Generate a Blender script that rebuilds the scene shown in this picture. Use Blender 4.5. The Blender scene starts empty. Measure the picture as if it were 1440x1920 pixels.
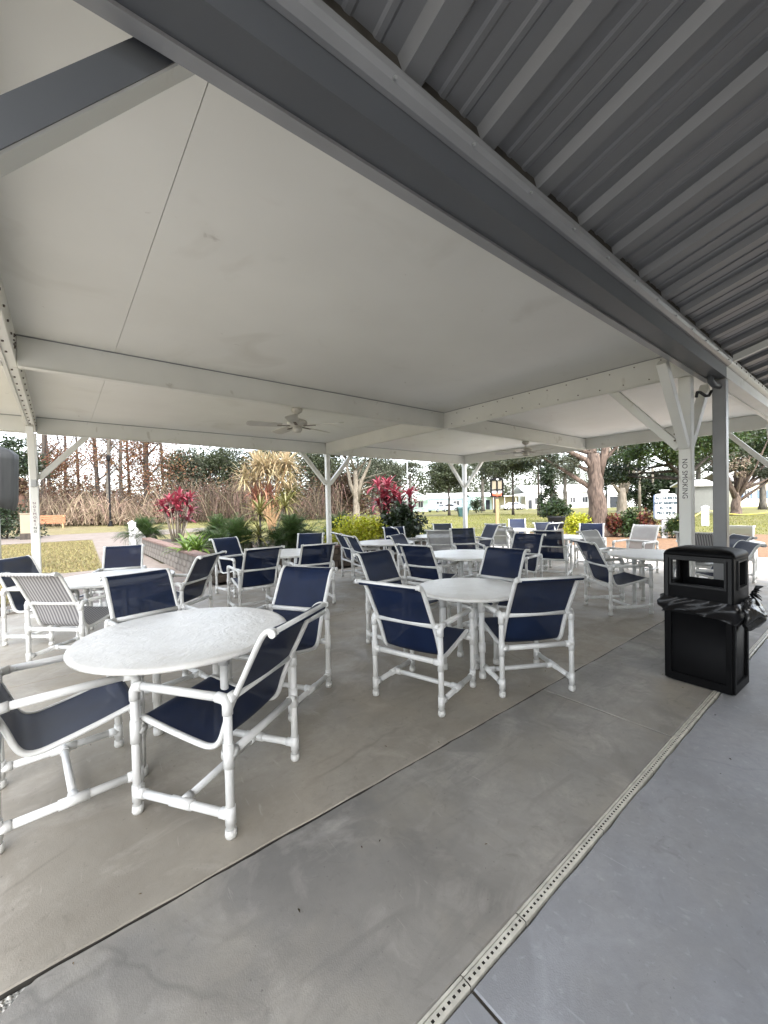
import bpy, math, random
import numpy as np
from mathutils import Vector, Matrix

scene = bpy.context.scene
COL = scene.collection

# ------------------------------------------------------------------ camera
CAM_H = 1.48
F_PX, W_PX, H_PX = 758.62, 1440.0, 1920.0
ROT = np.array([[0.77950612, -0.02804572, 0.62576645],
                [-0.62601269, 0.0, 0.77981287],
                [-0.02187042, -0.99960664, -0.01755698]])   # camera (right, down, forward) -> world
cam_data = bpy.data.cameras.new('camera')
cam = bpy.data.objects.new('camera', cam_data)
COL.objects.link(cam)
_r, _u, _b = ROT[:, 0], -ROT[:, 1], -ROT[:, 2]
cam.matrix_world = Matrix(((_r[0], _u[0], _b[0], 0), (_r[1], _u[1], _b[1], 0), (_r[2], _u[2], _b[2], CAM_H), (0, 0, 0, 1)))
cam_data.sensor_fit = 'HORIZONTAL'
cam_data.sensor_width = 36.0
cam_data.lens = 36.0 * F_PX / W_PX
cam_data.clip_start = 0.02
cam_data.clip_end = 2000
scene.camera = cam

# ------------------------------------------------------------------ sky, sun, exposure
SUN_EL = math.radians(50)
SUN_AZ = math.radians(-104.5)          # direction to the sun, from +x towards +y
world = bpy.data.worlds.new('World')
scene.world = world
world.use_nodes = True
wn = world.node_tree
wn.nodes.clear()
w_out = wn.nodes.new('ShaderNodeOutputWorld')
w_bg = wn.nodes.new('ShaderNodeBackground')
w_sky = wn.nodes.new('ShaderNodeTexSky')
w_sky.sky_type = 'NISHITA'
w_sky.sun_disc = False
w_sky.sun_elevation = SUN_EL
w_sky.sun_rotation = math.pi / 2 - SUN_AZ
w_sky.air_density = 1.0
w_sky.dust_density = 2.5
w_sky.ozone_density = 0.4
w_bg.inputs['Strength'].default_value = 0.15
w_hs = wn.nodes.new('ShaderNodeHueSaturation')          # thin cloud: paler than a clear sky
w_hs.inputs['Saturation'].default_value = 0.38
wn.links.new(w_sky.outputs[0], w_hs.inputs['Color'])
wn.links.new(w_hs.outputs[0], w_bg.inputs[0])
wn.links.new(w_bg.outputs[0], w_out.inputs[0])

sun_data = bpy.data.lights.new('sun', 'SUN')
sun_data.energy = 0.6
sun_data.angle = math.radians(12)
sun_data.color = (1.0, 0.94, 0.86)
sun = bpy.data.objects.new('sun', sun_data)
COL.objects.link(sun)
sun.location = (0, 0, 30)
_d = Vector((math.cos(SUN_EL) * math.cos(SUN_AZ), math.cos(SUN_EL) * math.sin(SUN_AZ), math.sin(SUN_EL)))
sun.rotation_euler = _d.to_track_quat('Z', 'Y').to_euler()

scene.view_settings.view_transform = 'Standard'
scene.view_settings.look = 'None'
scene.view_settings.gamma = 1.0
scene.view_settings.exposure = 2.78
scene.view_settings.use_curve_mapping = False
scene.render.engine = 'CYCLES'
scene.cycles.use_denoising = True
scene.cycles.max_bounces = 12
scene.cycles.diffuse_bounces = 8
scene.cycles.glossy_bounces = 4
scene.cycles.transparent_max_bounces = 16
scene.cycles.sample_clamp_indirect = 8.0

rnd = random.Random(7)
rng = np.random.default_rng(7)

# ------------------------------------------------------------------ helpers
def ray(u, v):
    return ROT @ np.array([u - 720.0, v - 960.0, F_PX])

def at(u, depth):
    """ground point seen in photo column u, at a distance (metres) along the view axis"""
    d = ray(u, 946.0) / F_PX
    return float(d[0] * depth), float(d[1] * depth)

def zrow(depth, v, u):
    """height of a point at that depth seen in photo row v"""
    hz = 926.0 + 0.0219 * (1665.0 - u)
    return CAM_H + (hz - v) / F_PX * depth

def tag(o, label=None, cat=None, group=None, kind=None):
    if label: o['label'] = label
    if cat: o['category'] = cat
    if group: o['group'] = group
    if kind: o['kind'] = kind
    return o

def empty(name, loc=(0, 0, 0), rz=0.0):
    o = bpy.data.objects.new(name, None)
    COL.objects.link(o)
    o.location = loc
    o.rotation_euler = (0, 0, rz)
    o.empty_display_size = 0.1
    return o

def frames(pts):
    pts = [np.array(p, float) for p in pts]
    T = []
    for i in range(len(pts)):
        a = pts[max(i - 1, 0)]; b = pts[min(i + 1, len(pts) - 1)]
        t = b - a; n = np.linalg.norm(t)
        T.append(t / n if n > 1e-9 else np.array([0, 0, 1.0]))
    ref = np.array([0, 0, 1.0]) if abs(T[0][2]) < 0.9 else np.array([1.0, 0, 0])
    out = []
    nrm = np.cross(T[0], ref); nrm /= np.linalg.norm(nrm)
    for t in T:
        nrm = nrm - t * (nrm @ t)
        nrm /= max(np.linalg.norm(nrm), 1e-9)
        out.append((nrm, np.cross(t, nrm)))
    return pts, out

class MB:
    def __init__(self):
        self.v, self.f, self.s, self.m = [], [], [], []
    def add(self, verts, faces, smooth=False, mi=0):
        o = len(self.v)
        self.v.extend([tuple(map(float, p)) for p in verts])
        for f in faces:
            self.f.append(tuple(i + o for i in f)); self.s.append(smooth); self.m.append(mi)
        return self
    def box(self, lo, hi, mi=0, bev=0.0):
        (x0, y0, z0), (x1, y1, z1) = lo, hi
        if bev <= 0:
            V = [(x0, y0, z0), (x1, y0, z0), (x1, y1, z0), (x0, y1, z0), (x0, y0, z1), (x1, y0, z1), (x1, y1, z1), (x0, y1, z1)]
            F = [(0, 3, 2, 1), (4, 5, 6, 7), (0, 1, 5, 4), (1, 2, 6, 5), (2, 3, 7, 6), (3, 0, 4, 7)]
            return self.add(V, F, False, mi)
        b = bev
        ring = [(x0 + b, y0), (x1 - b, y0), (x1, y0 + b), (x1, y1 - b), (x1 - b, y1), (x0 + b, y1), (x0, y1 - b), (x0, y0 + b)]
        rin = [(x0 + b, y0 + b), (x1 - b, y0 + b), (x1 - b, y0 + b), (x1 - b, y1 - b), (x1 - b, y1 - b), (x0 + b, y1 - b), (x0 + b, y1 - b), (x0 + b, y0 + b)]
        V = [(x, y, z0) for x, y in rin] + [(x, y, z0 + b) for x, y in ring] + [(x, y, z1 - b) for x, y in ring] + [(x, y, z1) for x, y in rin]
        F = []
        for k in range(3):
            for i in range(8):
                j = (i + 1) % 8
                F.append((k * 8 + i, k * 8 + j, k * 8 + 8 + j, k * 8 + 8 + i))
        F.append((0, 6, 4, 2)); F.append((24, 26, 28, 30))
        return self.add(V, F, False, mi)
    def tube(self, pts, r, seg=10, caps=True, mi=0, flat=1.0, smooth=True):
        P, fr = frames(pts)
        rr = r if hasattr(r, '__len__') else [r] * len(P)
        V, F = [], []
        for p, (n, b), q in zip(P, fr, rr):
            for k in range(seg):
                a = 2 * math.pi * k / seg
                V.append(p + n * math.cos(a) * q + b * math.sin(a) * q * flat)
        for i in range(len(P) - 1):
            for k in range(seg):
                j = (k + 1) % seg
                F.append((i * seg + k, i * seg + j, (i + 1) * seg + j, (i + 1) * seg + k))
        self.add(V, F, smooth, mi)
        if caps:
            o = len(self.v) - len(V)
            n0 = len(P)
            self.f.append(tuple(o + k for k in reversed(range(seg)))); self.s.append(False); self.m.append(mi)
            self.f.append(tuple(o + (n0 - 1) * seg + k for k in range(seg))); self.s.append(False); self.m.append(mi)
        return self
    def lathe(self, prof, seg=24, c=(0, 0), mi=0, smooth=True):
        V, F = [], []
        for r, z in prof:
            for k in range(seg):
                a = 2 * math.pi * k / seg
                V.append((c[0] + r * math.cos(a), c[1] + r * math.sin(a), z))
        for i in range(len(prof) - 1):
            for k in range(seg):
                j = (k + 1) % seg
                F.append((i * seg + k, i * seg + j, (i + 1) * seg + j, (i + 1) * seg + k))
        return self.add(V, F, smooth, mi)
    def ball(self, c, r, seg=10, rings=6, mi=0):
        V, F = [], []
        rx, ry, rz = r if hasattr(r, '__len__') else (r, r, r)
        for i in range(rings + 1):
            t = math.pi * i / rings
            for k in range(seg):
                a = 2 * math.pi * k / seg
                V.append((c[0] + rx * math.sin(t) * math.cos(a), c[1] + ry * math.sin(t) * math.sin(a), c[2] - rz * math.cos(t)))
        for i in range(rings):
            for k in range(seg):
                j = (k + 1) % seg
                F.append((i * seg + k, i * seg + j, (i + 1) * seg + j, (i + 1) * seg + k))
        return self.add(V, F, True, mi)
    def prism(self, poly, axis, a, b, mi=0, smooth=False):
        """polygon in the two other axes, extruded along axis from a to b"""
        n = len(poly)
        def P(p, q):
            if axis == 0: return (q, p[0], p[1])
            if axis == 1: return (p[0], q, p[1])
            return (p[0], p[1], q)
        V = [P(p, a) for p in poly] + [P(p, b) for p in poly]
        F = [(i, (i + 1) % n, n + (i + 1) % n, n + i) for i in range(n)]
        F.append(tuple(reversed(range(n)))); F.append(tuple(range(n, 2 * n)))
        return self.add(V, F, smooth, mi)
    def mesh(self, name):
        me = bpy.data.meshes.new(name)
        me.from_pydata(self.v, [], self.f)
        me.polygons.foreach_set('use_smooth', self.s)
        me.polygons.foreach_set('material_index', self.m)
        me.update()
        return me
    def build(self, name, mats, parent=None, fix=True):
        me = self.mesh(name)
        if fix:
            import bmesh
            bm = bmesh.new(); bm.from_mesh(me)
            bmesh.ops.recalc_face_normals(bm, faces=bm.faces)
            bm.to_mesh(me); bm.free()
        for m in (mats if isinstance(mats, (list, tuple)) else [mats]):
            me.materials.append(m)
        o = bpy.data.objects.new(name, me)
        COL.objects.link(o)
        if parent is not None: o.parent = parent
        return o

def np_mesh(name, V, F, mat, parent=None, smooth=False):
    """fast mesh from arrays; F is (n,3) or (n,4)"""
    V = np.asarray(V, np.float32); F = np.asarray(F, np.int32)
    me = bpy.data.meshes.new(name)
    k = F.shape[1]
    me.vertices.add(len(V)); me.vertices.foreach_set('co', V.ravel())
    me.loops.add(F.size); me.loops.foreach_set('vertex_index', F.ravel())
    me.polygons.add(len(F))
    me.polygons.foreach_set('loop_start', np.arange(0, F.size, k, dtype=np.int32))
    if smooth: me.polygons.foreach_set('use_smooth', np.ones(len(F), bool))
    me.update(calc_edges=True); me.validate()
    me.materials.append(mat)
    o = bpy.data.objects.new(name, me)
    COL.objects.link(o)
    if parent is not None: o.parent = parent
    return o

def kids(o): return list(o.children)
def copy_tree(o, parent=None):
    c = o.copy(); COL.objects.link(c)
    if parent is not None: c.parent = parent
    for ch in kids(o): copy_tree(ch, c)
    return c

# ------------------------------------------------------------------ materials
def mat(name, col, rough=0.6, var=0.0, vscale=3.0, bump=0.0, bscale=40.0, spec=0.5, metal=0.0, col2=None, detail=5.0,
        island=0.0, transl=0.0, transp=0.0, stretch=None, coat=0.0, distort=0.0):
    m = bpy.data.materials.new(name); m.use_nodes = True
    nt = m.node_tree; N = nt.nodes; L = nt.links
    bs = N['Principled BSDF']
    bs.inputs['Roughness'].default_value = rough
    bs.inputs['Specular IOR Level'].default_value = spec
    bs.inputs['Metallic'].default_value = metal
    if coat: bs.inputs['Coat Weight'].default_value = coat; bs.inputs['Coat Roughness'].default_value = 0.15
    c = (*col, 1.0)
    tc = N.new('ShaderNodeTexCoord')
    vec = tc.outputs['Object']
    if stretch:
        mp = N.new('ShaderNodeMapping'); mp.inputs['Scale'].default_value = stretch
        L.new(vec, mp.inputs['Vector']); vec = mp.outputs[0]
    last = None
    if var > 0 or col2:
        nz = N.new('ShaderNodeTexNoise'); nz.inputs['Scale'].default_value = vscale
        nz.inputs['Detail'].default_value = detail; nz.inputs['Distortion'].default_value = distort
        L.new(vec, nz.inputs['Vector'])
        rp = N.new('ShaderNodeValToRGB')
        c2 = (*col2, 1.0) if col2 else tuple(max(0, x * (1 - var)) for x in col) + (1.0,)
        rp.color_ramp.elements[0].position = 0.35; rp.color_ramp.elements[0].color = c2
        rp.color_ramp.elements[1].position = 0.65; rp.color_ramp.elements[1].color = c
        L.new(nz.outputs['Fac'], rp.inputs[0]); last = rp.outputs[0]
    if island > 0:
        gi = N.new('ShaderNodeNewGeometry'); hs = N.new('ShaderNodeHueSaturation')
        mr = N.new('ShaderNodeMapRange'); mr.inputs['To Min'].default_value = 1 - island; mr.inputs['To Max'].default_value = 1 + island
        L.new(gi.outputs['Random Per Island'], mr.inputs['Value']); L.new(mr.outputs[0], hs.inputs['Value'])
        m2 = N.new('ShaderNodeMapRange'); m2.inputs['To Min'].default_value = 0.5 - island * 0.06; m2.inputs['To Max'].default_value = 0.5 + island * 0.06
        mu = N.new('ShaderNodeMath'); mu.operation = 'MULTIPLY'; mu.inputs[1].default_value = 7.31
        fr = N.new('ShaderNodeMath'); fr.operation = 'FRACT'
        L.new(gi.outputs['Random Per Island'], mu.inputs[0]); L.new(mu.outputs[0], fr.inputs[0]); L.new(fr.outputs[0], m2.inputs['Value'])
        L.new(m2.outputs[0], hs.inputs['Hue'])
        if last is not None: L.new(last, hs.inputs['Color'])
        else: hs.inputs['Color'].default_value = c
        last = hs.outputs[0]
    if last is not None: L.new(last, bs.inputs['Base Color'])
    else: bs.inputs['Base Color'].default_value = c
    if bump > 0:
        nb = N.new('ShaderNodeTexNoise'); nb.inputs['Scale'].default_value = bscale; nb.inputs['Detail'].default_value = 6
        L.new(vec, nb.inputs['Vector'])
        bp = N.new('ShaderNodeBump'); bp.inputs['Strength'].default_value = bump; bp.inputs['Distance'].default_value = 0.01
        L.new(nb.outputs['Fac'], bp.inputs['Height']); L.new(bp.outputs[0], bs.inputs['Normal'])
    out = N['Material Output']
    sh = bs.outputs[0]
    if transl > 0:
        tr = N.new('ShaderNodeBsdfTranslucent'); mx = N.new('ShaderNodeMixShader'); mx.inputs[0].default_value = transl
        if last is not None: L.new(last, tr.inputs['Color'])
        else: tr.inputs['Color'].default_value = c
        L.new(sh, mx.inputs[1]); L.new(tr.outputs[0], mx.inputs[2]); sh = mx.outputs[0]
    if transp > 0:
        tp = N.new('ShaderNodeBsdfTransparent'); mx = N.new('ShaderNodeMixShader'); mx.inputs[0].default_value = transp
        L.new(sh, mx.inputs[1]); L.new(tp.outputs[0], mx.inputs[2]); sh = mx.outputs[0]
    if sh is not bs.outputs[0]: L.new(sh, out.inputs['Surface'])
    return m

def mixrgb(N, L, fac, a, b, mode='MIX'):
    mx = N.new('ShaderNodeMix'); mx.data_type = 'RGBA'; mx.blend_type = mode
    for key, val in ((0, fac), (6, a), (7, b)):
        if isinstance(val, (int, float)): mx.inputs[key].default_value = val
        elif isinstance(val, tuple): mx.inputs[key].default_value = (*val[:3], 1.0)
        else: L.new(val, mx.inputs[key])
    return mx.outputs[2]

def concrete(name, base, dark, light, warm, rough=0.55, seed=0.0, streak=0.5, flakes=False):
    """worn slab: cloudy mottling, stains, pale scuffs, hairline cracks, fine grain"""
    m = bpy.data.materials.new(name); m.use_nodes = True
    nt = m.node_tree; N = nt.nodes; L = nt.links; bs = N['Principled BSDF']
    tc = N.new('ShaderNodeTexCoord'); mp = N.new('ShaderNodeMapping'); mp.inputs['Location'].default_value = (seed, seed * 1.7, seed)
    L.new(tc.outputs['Object'], mp.inputs['Vector']); vec = mp.outputs[0]
    def noise(sc, det=6, dist=0.0, rough_=0.55, v=None):
        n = N.new('ShaderNodeTexNoise'); n.inputs['Scale'].default_value = sc; n.inputs['Detail'].default_value = det
        n.inputs['Distortion'].default_value = dist; n.inputs['Roughness'].default_value = rough_
        L.new(v or vec, n.inputs['Vector']); return n.outputs['Fac']
    def ramp(x, p0, p1, a=0.0, b=1.0):
        r = N.new('ShaderNodeMapRange'); r.inputs['From Min'].default_value = p0; r.inputs['From Max'].default_value = p1
        r.inputs['To Min'].default_value = a; r.inputs['To Max'].default_value = b; r.clamp = True
        L.new(x, r.inputs['Value']); return r.outputs[0]
    c = mixrgb(N, L, ramp(noise(0.8, 8, 0.6, 0.62), 0.38, 0.62), dark, base)
    c = mixrgb(N, L, ramp(noise(2.3, 8, 1.2, 0.65), 0.5, 0.72, 0, 0.8), c, light)
    c = mixrgb(N, L, ramp(noise(1.5, 5, 0.3), 0.48, 0.68, 0, 0.7), c, warm)
    # trowel / mop streaks
    ms = N.new('ShaderNodeMapping'); ms.inputs['Scale'].default_value = (1.2, 6.0, 1); ms.inputs['Rotation'].default_value = (0, 0, 0.7)
    L.new(vec, ms.inputs['Vector'])
    c = mixrgb(N, L, ramp(noise(1.6, 7, 0.8, 0.6, ms.outputs[0]), 0.55, 0.75, 0, streak), c, dark)
    # blotches and specks
    c = mixrgb(N, L, ramp(noise(9.0, 4, 1.5), 0.62, 0.75, 0, 0.35), c, tuple(x * 0.55 for x in dark))
    c = mixrgb(N, L, ramp(noise(60.0, 2), 0.70, 0.76, 0, 0.5), c, tuple(x * 0.4 for x in dark))
    if flakes:
        c = mixrgb(N, L, ramp(noise(30.0, 5, 0.4), 0.60, 0.72, 0, 0.30), c, tuple(min(1, x * 1.35) for x in light))
    c = mixrgb(N, L, ramp(noise(24.0, 9, 0.6, 0.7), 0.40, 0.66, 0, 0.34), c, tuple(x * 0.72 for x in base))
    c = mixrgb(N, L, ramp(noise(5.0, 9, 2.2, 0.7), 0.56, 0.62, 0, 0.22), c, dark)
    # pale scuffs
    mq = N.new('ShaderNodeMapping'); mq.inputs['Scale'].default_value = (14, 1.6, 1); mq.inputs['Rotation'].default_value = (0, 0, -0.5)
    L.new(vec, mq.inputs['Vector'])
    c = mixrgb(N, L, ramp(noise(1.3, 5, 2.0, 0.6, mq.outputs[0]), 0.66, 0.74, 0, 0.30), c, tuple(min(1, x * 1.4) for x in light))
    # hairline cracks
    wv = N.new('ShaderNodeTexNoise'); wv.inputs['Scale'].default_value = 3.0; L.new(vec, wv.inputs['Vector'])
    ad = N.new('ShaderNodeMix'); ad.data_type = 'VECTOR'; ad.inputs[0].default_value = 0.22
    L.new(vec, ad.inputs[4]); L.new(wv.outputs['Color'], ad.inputs[5])
    vo = N.new('ShaderNodeTexVoronoi'); vo.feature = 'DISTANCE_TO_EDGE'; vo.inputs['Scale'].default_value = 0.55
    L.new(ad.outputs[1], vo.inputs['Vector'])
    ck = ramp(vo.outputs['Distance'], 0.0, 0.006, 1, 0)
    ml = N.new('ShaderNodeMath'); ml.operation = 'MULTIPLY'; L.new(ck, ml.inputs[0]); L.new(ramp(noise(0.7, 2), 0.5, 0.6, 0, 0.30), ml.inputs[1])
    c = mixrgb(N, L, ml.outputs[0], c, tuple(x * 0.45 for x in dark))
    L.new(c, bs.inputs['Base Color'])
    L.new(ramp(noise(3.0, 5), 0.35, 0.65, rough - 0.12, rough + 0.15), bs.inputs['Roughness'])
    bs.inputs['Specular IOR Level'].default_value = 0.4
    bp = N.new('ShaderNodeBump'); bp.inputs['Strength'].default_value = 0.22; bp.inputs['Distance'].default_value = 0.004
    am = N.new('ShaderNodeMath'); am.operation = 'ADD'
    L.new(noise(190, 4), am.inputs[0]); L.new(noise(14, 5), am.inputs[1]); L.new(am.outputs[0], bp.inputs['Height'])
    L.new(bp.outputs[0], bs.inputs['Normal'])
    return m

M = {}
M['white_paint'] = mat('white_paint', (0.72, 0.72, 0.68), 0.45, var=0.10, vscale=1.5, bump=0.06, bscale=30)
M['ceiling'] = mat('ceiling_paint', (0.76, 0.755, 0.715), 0.5, col2=(0.70, 0.695, 0.655), var=0.1, vscale=0.9, bump=0.03, bscale=8, detail=7)
def add_specks(m, scale, p0, p1, col):
    """small dirt marks over whatever colour the material already has"""
    N = m.node_tree.nodes; L = m.node_tree.links; bs = N['Principled BSDF']
    src = bs.inputs['Base Color'].links[0].from_socket
    tc = N.new('ShaderNodeTexCoord'); n = N.new('ShaderNodeTexNoise'); n.inputs['Scale'].default_value = scale; n.inputs['Detail'].default_value = 4; n.inputs['Distortion'].default_value = 0.8
    L.new(tc.outputs['Object'], n.inputs['Vector'])
    r = N.new('ShaderNodeMapRange'); r.inputs['From Min'].default_value = p0; r.inputs['From Max'].default_value = p1; r.inputs['To Max'].default_value = 0.6
    L.new(n.outputs['Fac'], r.inputs['Value'])
    L.new(mixrgb(N, L, r.outputs[0], src, col), bs.inputs['Base Color'])
add_specks(M['ceiling'], 7.0, 0.72, 0.78, (0.40, 0.38, 0.33)); add_specks(M['ceiling'], 1.6, 0.60, 0.85, (0.52, 0.50, 0.44))
add_specks(M['white_paint'], 5.0, 0.64, 0.76, (0.36, 0.33, 0.27))
M['pvc'] = mat('white_pvc', (0.70, 0.70, 0.675), 0.32, var=0.10, vscale=9)
M['pvc_fit'] = mat('pvc_fitting', (0.62, 0.615, 0.58), 0.38, var=0.12, vscale=14)
M['navy'] = mat('navy_mesh_fabric', (0.005, 0.014, 0.047), 0.55, var=0.25, vscale=5, bump=0.12, bscale=700, spec=0.22, transp=0.035)
M['navy_faded'] = mat('faded_navy_mesh_fabric', (0.008, 0.019, 0.055), 0.6, var=0.35, vscale=4, bump=0.12, bscale=700, spec=0.22, transp=0.05)
M['graymesh'] = mat('light_grey_mesh_fabric', (0.42, 0.42, 0.42), 0.6, var=0.15, vscale=6, bump=0.1, bscale=700, transp=0.12)
M['olive'] = mat('olive_grey_mesh_fabric', (0.20, 0.195, 0.16), 0.6, var=0.2, vscale=6, bump=0.1, bscale=700, transp=0.15)
M['dark_metal'] = mat('dark_grey_painted_metal', (0.098, 0.104, 0.112), 0.45, var=0.12, vscale=2.0, bump=0.05, bscale=25)
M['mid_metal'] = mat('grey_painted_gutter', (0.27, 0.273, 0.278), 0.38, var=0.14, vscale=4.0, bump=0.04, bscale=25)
M['roof_metal'] = mat('grey_corrugated_metal', (0.185, 0.188, 0.192), 0.45, var=0.14, vscale=1.3, bump=0.04, bscale=9, stretch=(3, 0.6, 1))
M['black_plastic'] = mat('black_plastic', (0.004, 0.004, 0.0045), 0.5, spec=0.10, var=0.2, vscale=6, bump=0.08, bscale=220)
M['black_matte'] = mat('black_recess_plastic', (0.003, 0.003, 0.0035), 0.6, var=0.2, vscale=8)
M['bag'] = mat('black_plastic_bag', (0.005, 0.005, 0.006), 0.34, spec=0.5, bump=0.22, bscale=18)
M['bag_gloss'] = mat('shiny_bag_film', (0.035, 0.035, 0.034), 0.14, spec=0.9, bump=0.8, bscale=20)
M['drain'] = mat('cream_plastic_drain', (0.60, 0.585, 0.51), 0.5, var=0.28, vscale=18, bump=0.1, bscale=60)
M['joint'] = mat('dirty_joint_and_slot_shade', (0.065, 0.058, 0.048), 0.9, var=0.4, vscale=12)  # joint dirt; also colours the drain slot walls as if shaded
M['bolt'] = mat('rusty_bolt', (0.16, 0.13, 0.11), 0.55, var=0.4, vscale=20)
M['bark'] = mat('reddish_bark', (0.135, 0.098, 0.076), 0.9, col2=(0.042, 0.029, 0.022), vscale=11, bump=0.9, bscale=9, stretch=(1, 1, 0.25), distort=1.0)
M['graybark'] = mat('grey_bark', (0.12, 0.108, 0.09), 0.9, col2=(0.05, 0.045, 0.038), vscale=6, bump=0.7, bscale=9, stretch=(1, 1, 0.3))
M['palebark'] = mat('pale_bark', (0.19, 0.165, 0.13), 0.9, col2=(0.10, 0.085, 0.065), vscale=6, bump=0.5, bscale=12, stretch=(1, 1, 0.3))
M['darkbark'] = mat('dark_bark', (0.055, 0.044, 0.036), 0.9, col2=(0.025, 0.02, 0.016), vscale=6, bump=0.7, bscale=9, stretch=(1, 1, 0.3))
M['vine'] = mat('dry_vine', (0.115, 0.082, 0.058), 0.9, island=0.85)
M['vine_pale'] = mat('pale_dry_cane', (0.25, 0.19, 0.135), 0.9, island=0.5)
M['blossom'] = mat('pale_blossom', (0.26, 0.205, 0.15), 0.7, island=0.5, transl=0.3)
M['fan'] = mat('aged_white_fan', (0.50, 0.48, 0.43), 0.4, var=0.1, vscale=9)
M['drybrush'] = mat('dry_brown_leaves', (0.085, 0.052, 0.030), 0.8, island=0.7, transl=0.25)
M['rust_leaf'] = mat('rusty_leaves', (0.125, 0.06, 0.028), 0.8, island=0.6, transl=0.3)
M['oak_leaf'] = mat('oak_leaves', (0.034, 0.044, 0.018), 0.6, island=0.5, transl=0.25)
M['gray_leaf'] = mat('grey_green_leaves', (0.062, 0.072, 0.044), 0.6, island=0.45, transl=0.3)
M['green_leaf'] = mat('mid_green_leaves', (0.032, 0.056, 0.013), 0.5, island=0.5, transl=0.3)
M['dark_leaf'] = mat('dark_green_leaves', (0.017, 0.030, 0.010), 0.5, island=0.5, transl=0.2)
M['lime_leaf'] = mat('lime_yellow_leaves', (0.34, 0.35, 0.02), 0.5, island=0.35, transl=0.35)
M['cycad'] = mat('cycad_fronds', (0.028, 0.054, 0.011), 0.5, island=0.5, transl=0.15)
M['agave'] = mat('light_green_strap_leaves', (0.10, 0.175, 0.03), 0.4, island=0.3, transl=0.3)
M['straw_leaf'] = mat('straw_yellow_strap_leaves', (0.40, 0.325, 0.19), 0.5, island=0.3, transl=0.35)
M['pink_leaf'] = mat('salmon_strap_leaves', (0.28, 0.13, 0.085), 0.5, island=0.3, transl=0.3)
M['stripe_leaf'] = mat('olive_yellow_strap_leaves', (0.14, 0.14, 0.04), 0.45, island=0.4, transl=0.25)
M['red_leaf'] = mat('crimson_strap_leaves', (0.24, 0.040, 0.045), 0.38, island=0.4, transl=0.3)
M['darkred_leaf'] = mat('dark_red_strap_leaves', (0.13, 0.030, 0.034), 0.38, island=0.5, transl=0.2)
M['croton'] = mat('croton_leaves', (0.12, 0.04, 0.02), 0.5, island=0.6, transl=0.25)
M['soil'] = mat('dark_soil', (0.07, 0.05, 0.035), 0.95, var=0.5, vscale=12, bump=0.6, bscale=40)
M['mulch'] = mat('orange_mulch', (0.20, 0.112, 0.052), 0.9, col2=(0.11, 0.058, 0.028), vscale=14, bump=0.8, bscale=50)
M['wood_orange'] = mat('orange_wood', (0.30, 0.13, 0.06), 0.6, var=0.3, vscale=8, stretch=(0.4, 4, 4))
M['wood_tan'] = mat('tan_wood_post', (0.40, 0.25, 0.13), 0.7, var=0.3, vscale=8, stretch=(4, 4, 0.4))
M['beige'] = mat('beige_paint', (0.22, 0.185, 0.13), 0.6, var=0.1)
M['house_white'] = mat('white_siding', (0.78, 0.78, 0.76), 0.6, var=0.06)
M['house_mint'] = mat('mint_siding', (0.50, 0.66, 0.60), 0.6, var=0.06)
M['house_blue'] = mat('pale_blue_siding', (0.50, 0.66, 0.74), 0.6, var=0.06)
M['house_cream'] = mat('cream_siding', (0.72, 0.66, 0.50), 0.6, var=0.06)
M['roof_white'] = mat('white_metal_roof', (0.75, 0.75, 0.74), 0.5, var=0.08)
M['roof_gray'] = mat('grey_shingle_roof', (0.30, 0.29, 0.28), 0.8, var=0.25, vscale=6)
M['glass'] = mat('dark_window_glass', (0.03, 0.035, 0.045), 0.08, spec=0.8)
M['shutter'] = mat('blue_shutter', (0.10, 0.16, 0.26), 0.6, var=0.1)
M['shed_gray'] = mat('grey_green_shed', (0.13, 0.135, 0.125), 0.6, var=0.1)
M['car_white'] = mat('white_car_paint', (0.75, 0.75, 0.75), 0.25, coat=0.5)
M['car_blue'] = mat('pale_blue_car_paint', (0.42, 0.58, 0.66), 0.25, coat=0.5)
M['rubber'] = mat('tyre_rubber', (0.02, 0.02, 0.02), 0.8)
M['black_pole'] = mat('black_pole_paint', (0.008, 0.008, 0.009), 0.8, spec=0.15)
M['steel'] = mat('galvanised_steel', (0.42, 0.43, 0.43), 0.4, metal=0.3, var=0.2, vscale=5)
M['sign_white'] = mat('sign_white', (0.62, 0.62, 0.62), 0.4)
M['sign_text'] = mat('sign_dark_text', (0.008, 0.03, 0.042), 0.5)
M['decal'] = mat('black_decal', (0.035, 0.03, 0.03), 0.5)
M['decal_red'] = mat('faded_maroon_decal', (0.16, 0.05, 0.08), 0.5)
M['red_box'] = mat('orange_red_plastic', (0.55, 0.10, 0.05), 0.5)
M['yellow_rope'] = mat('yellow_rope', (0.70, 0.58, 0.12), 0.7)
M['yellow_paint'] = mat('yellow_kerb_paint', (0.62, 0.42, 0.06), 0.6, var=0.2, vscale=12)
M['canvas'] = mat('grey_canvas_cover', (0.012, 0.013, 0.012), 0.6, var=0.5, vscale=4, stretch=(3, 3, 0.3), bump=0.4, bscale=6)
M['pot'] = mat('black_pot', (0.03, 0.03, 0.035), 0.5, var=0.2)
M['bin_green'] = mat('dark_teal_bin', (0.02, 0.06, 0.06), 0.5)

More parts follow.
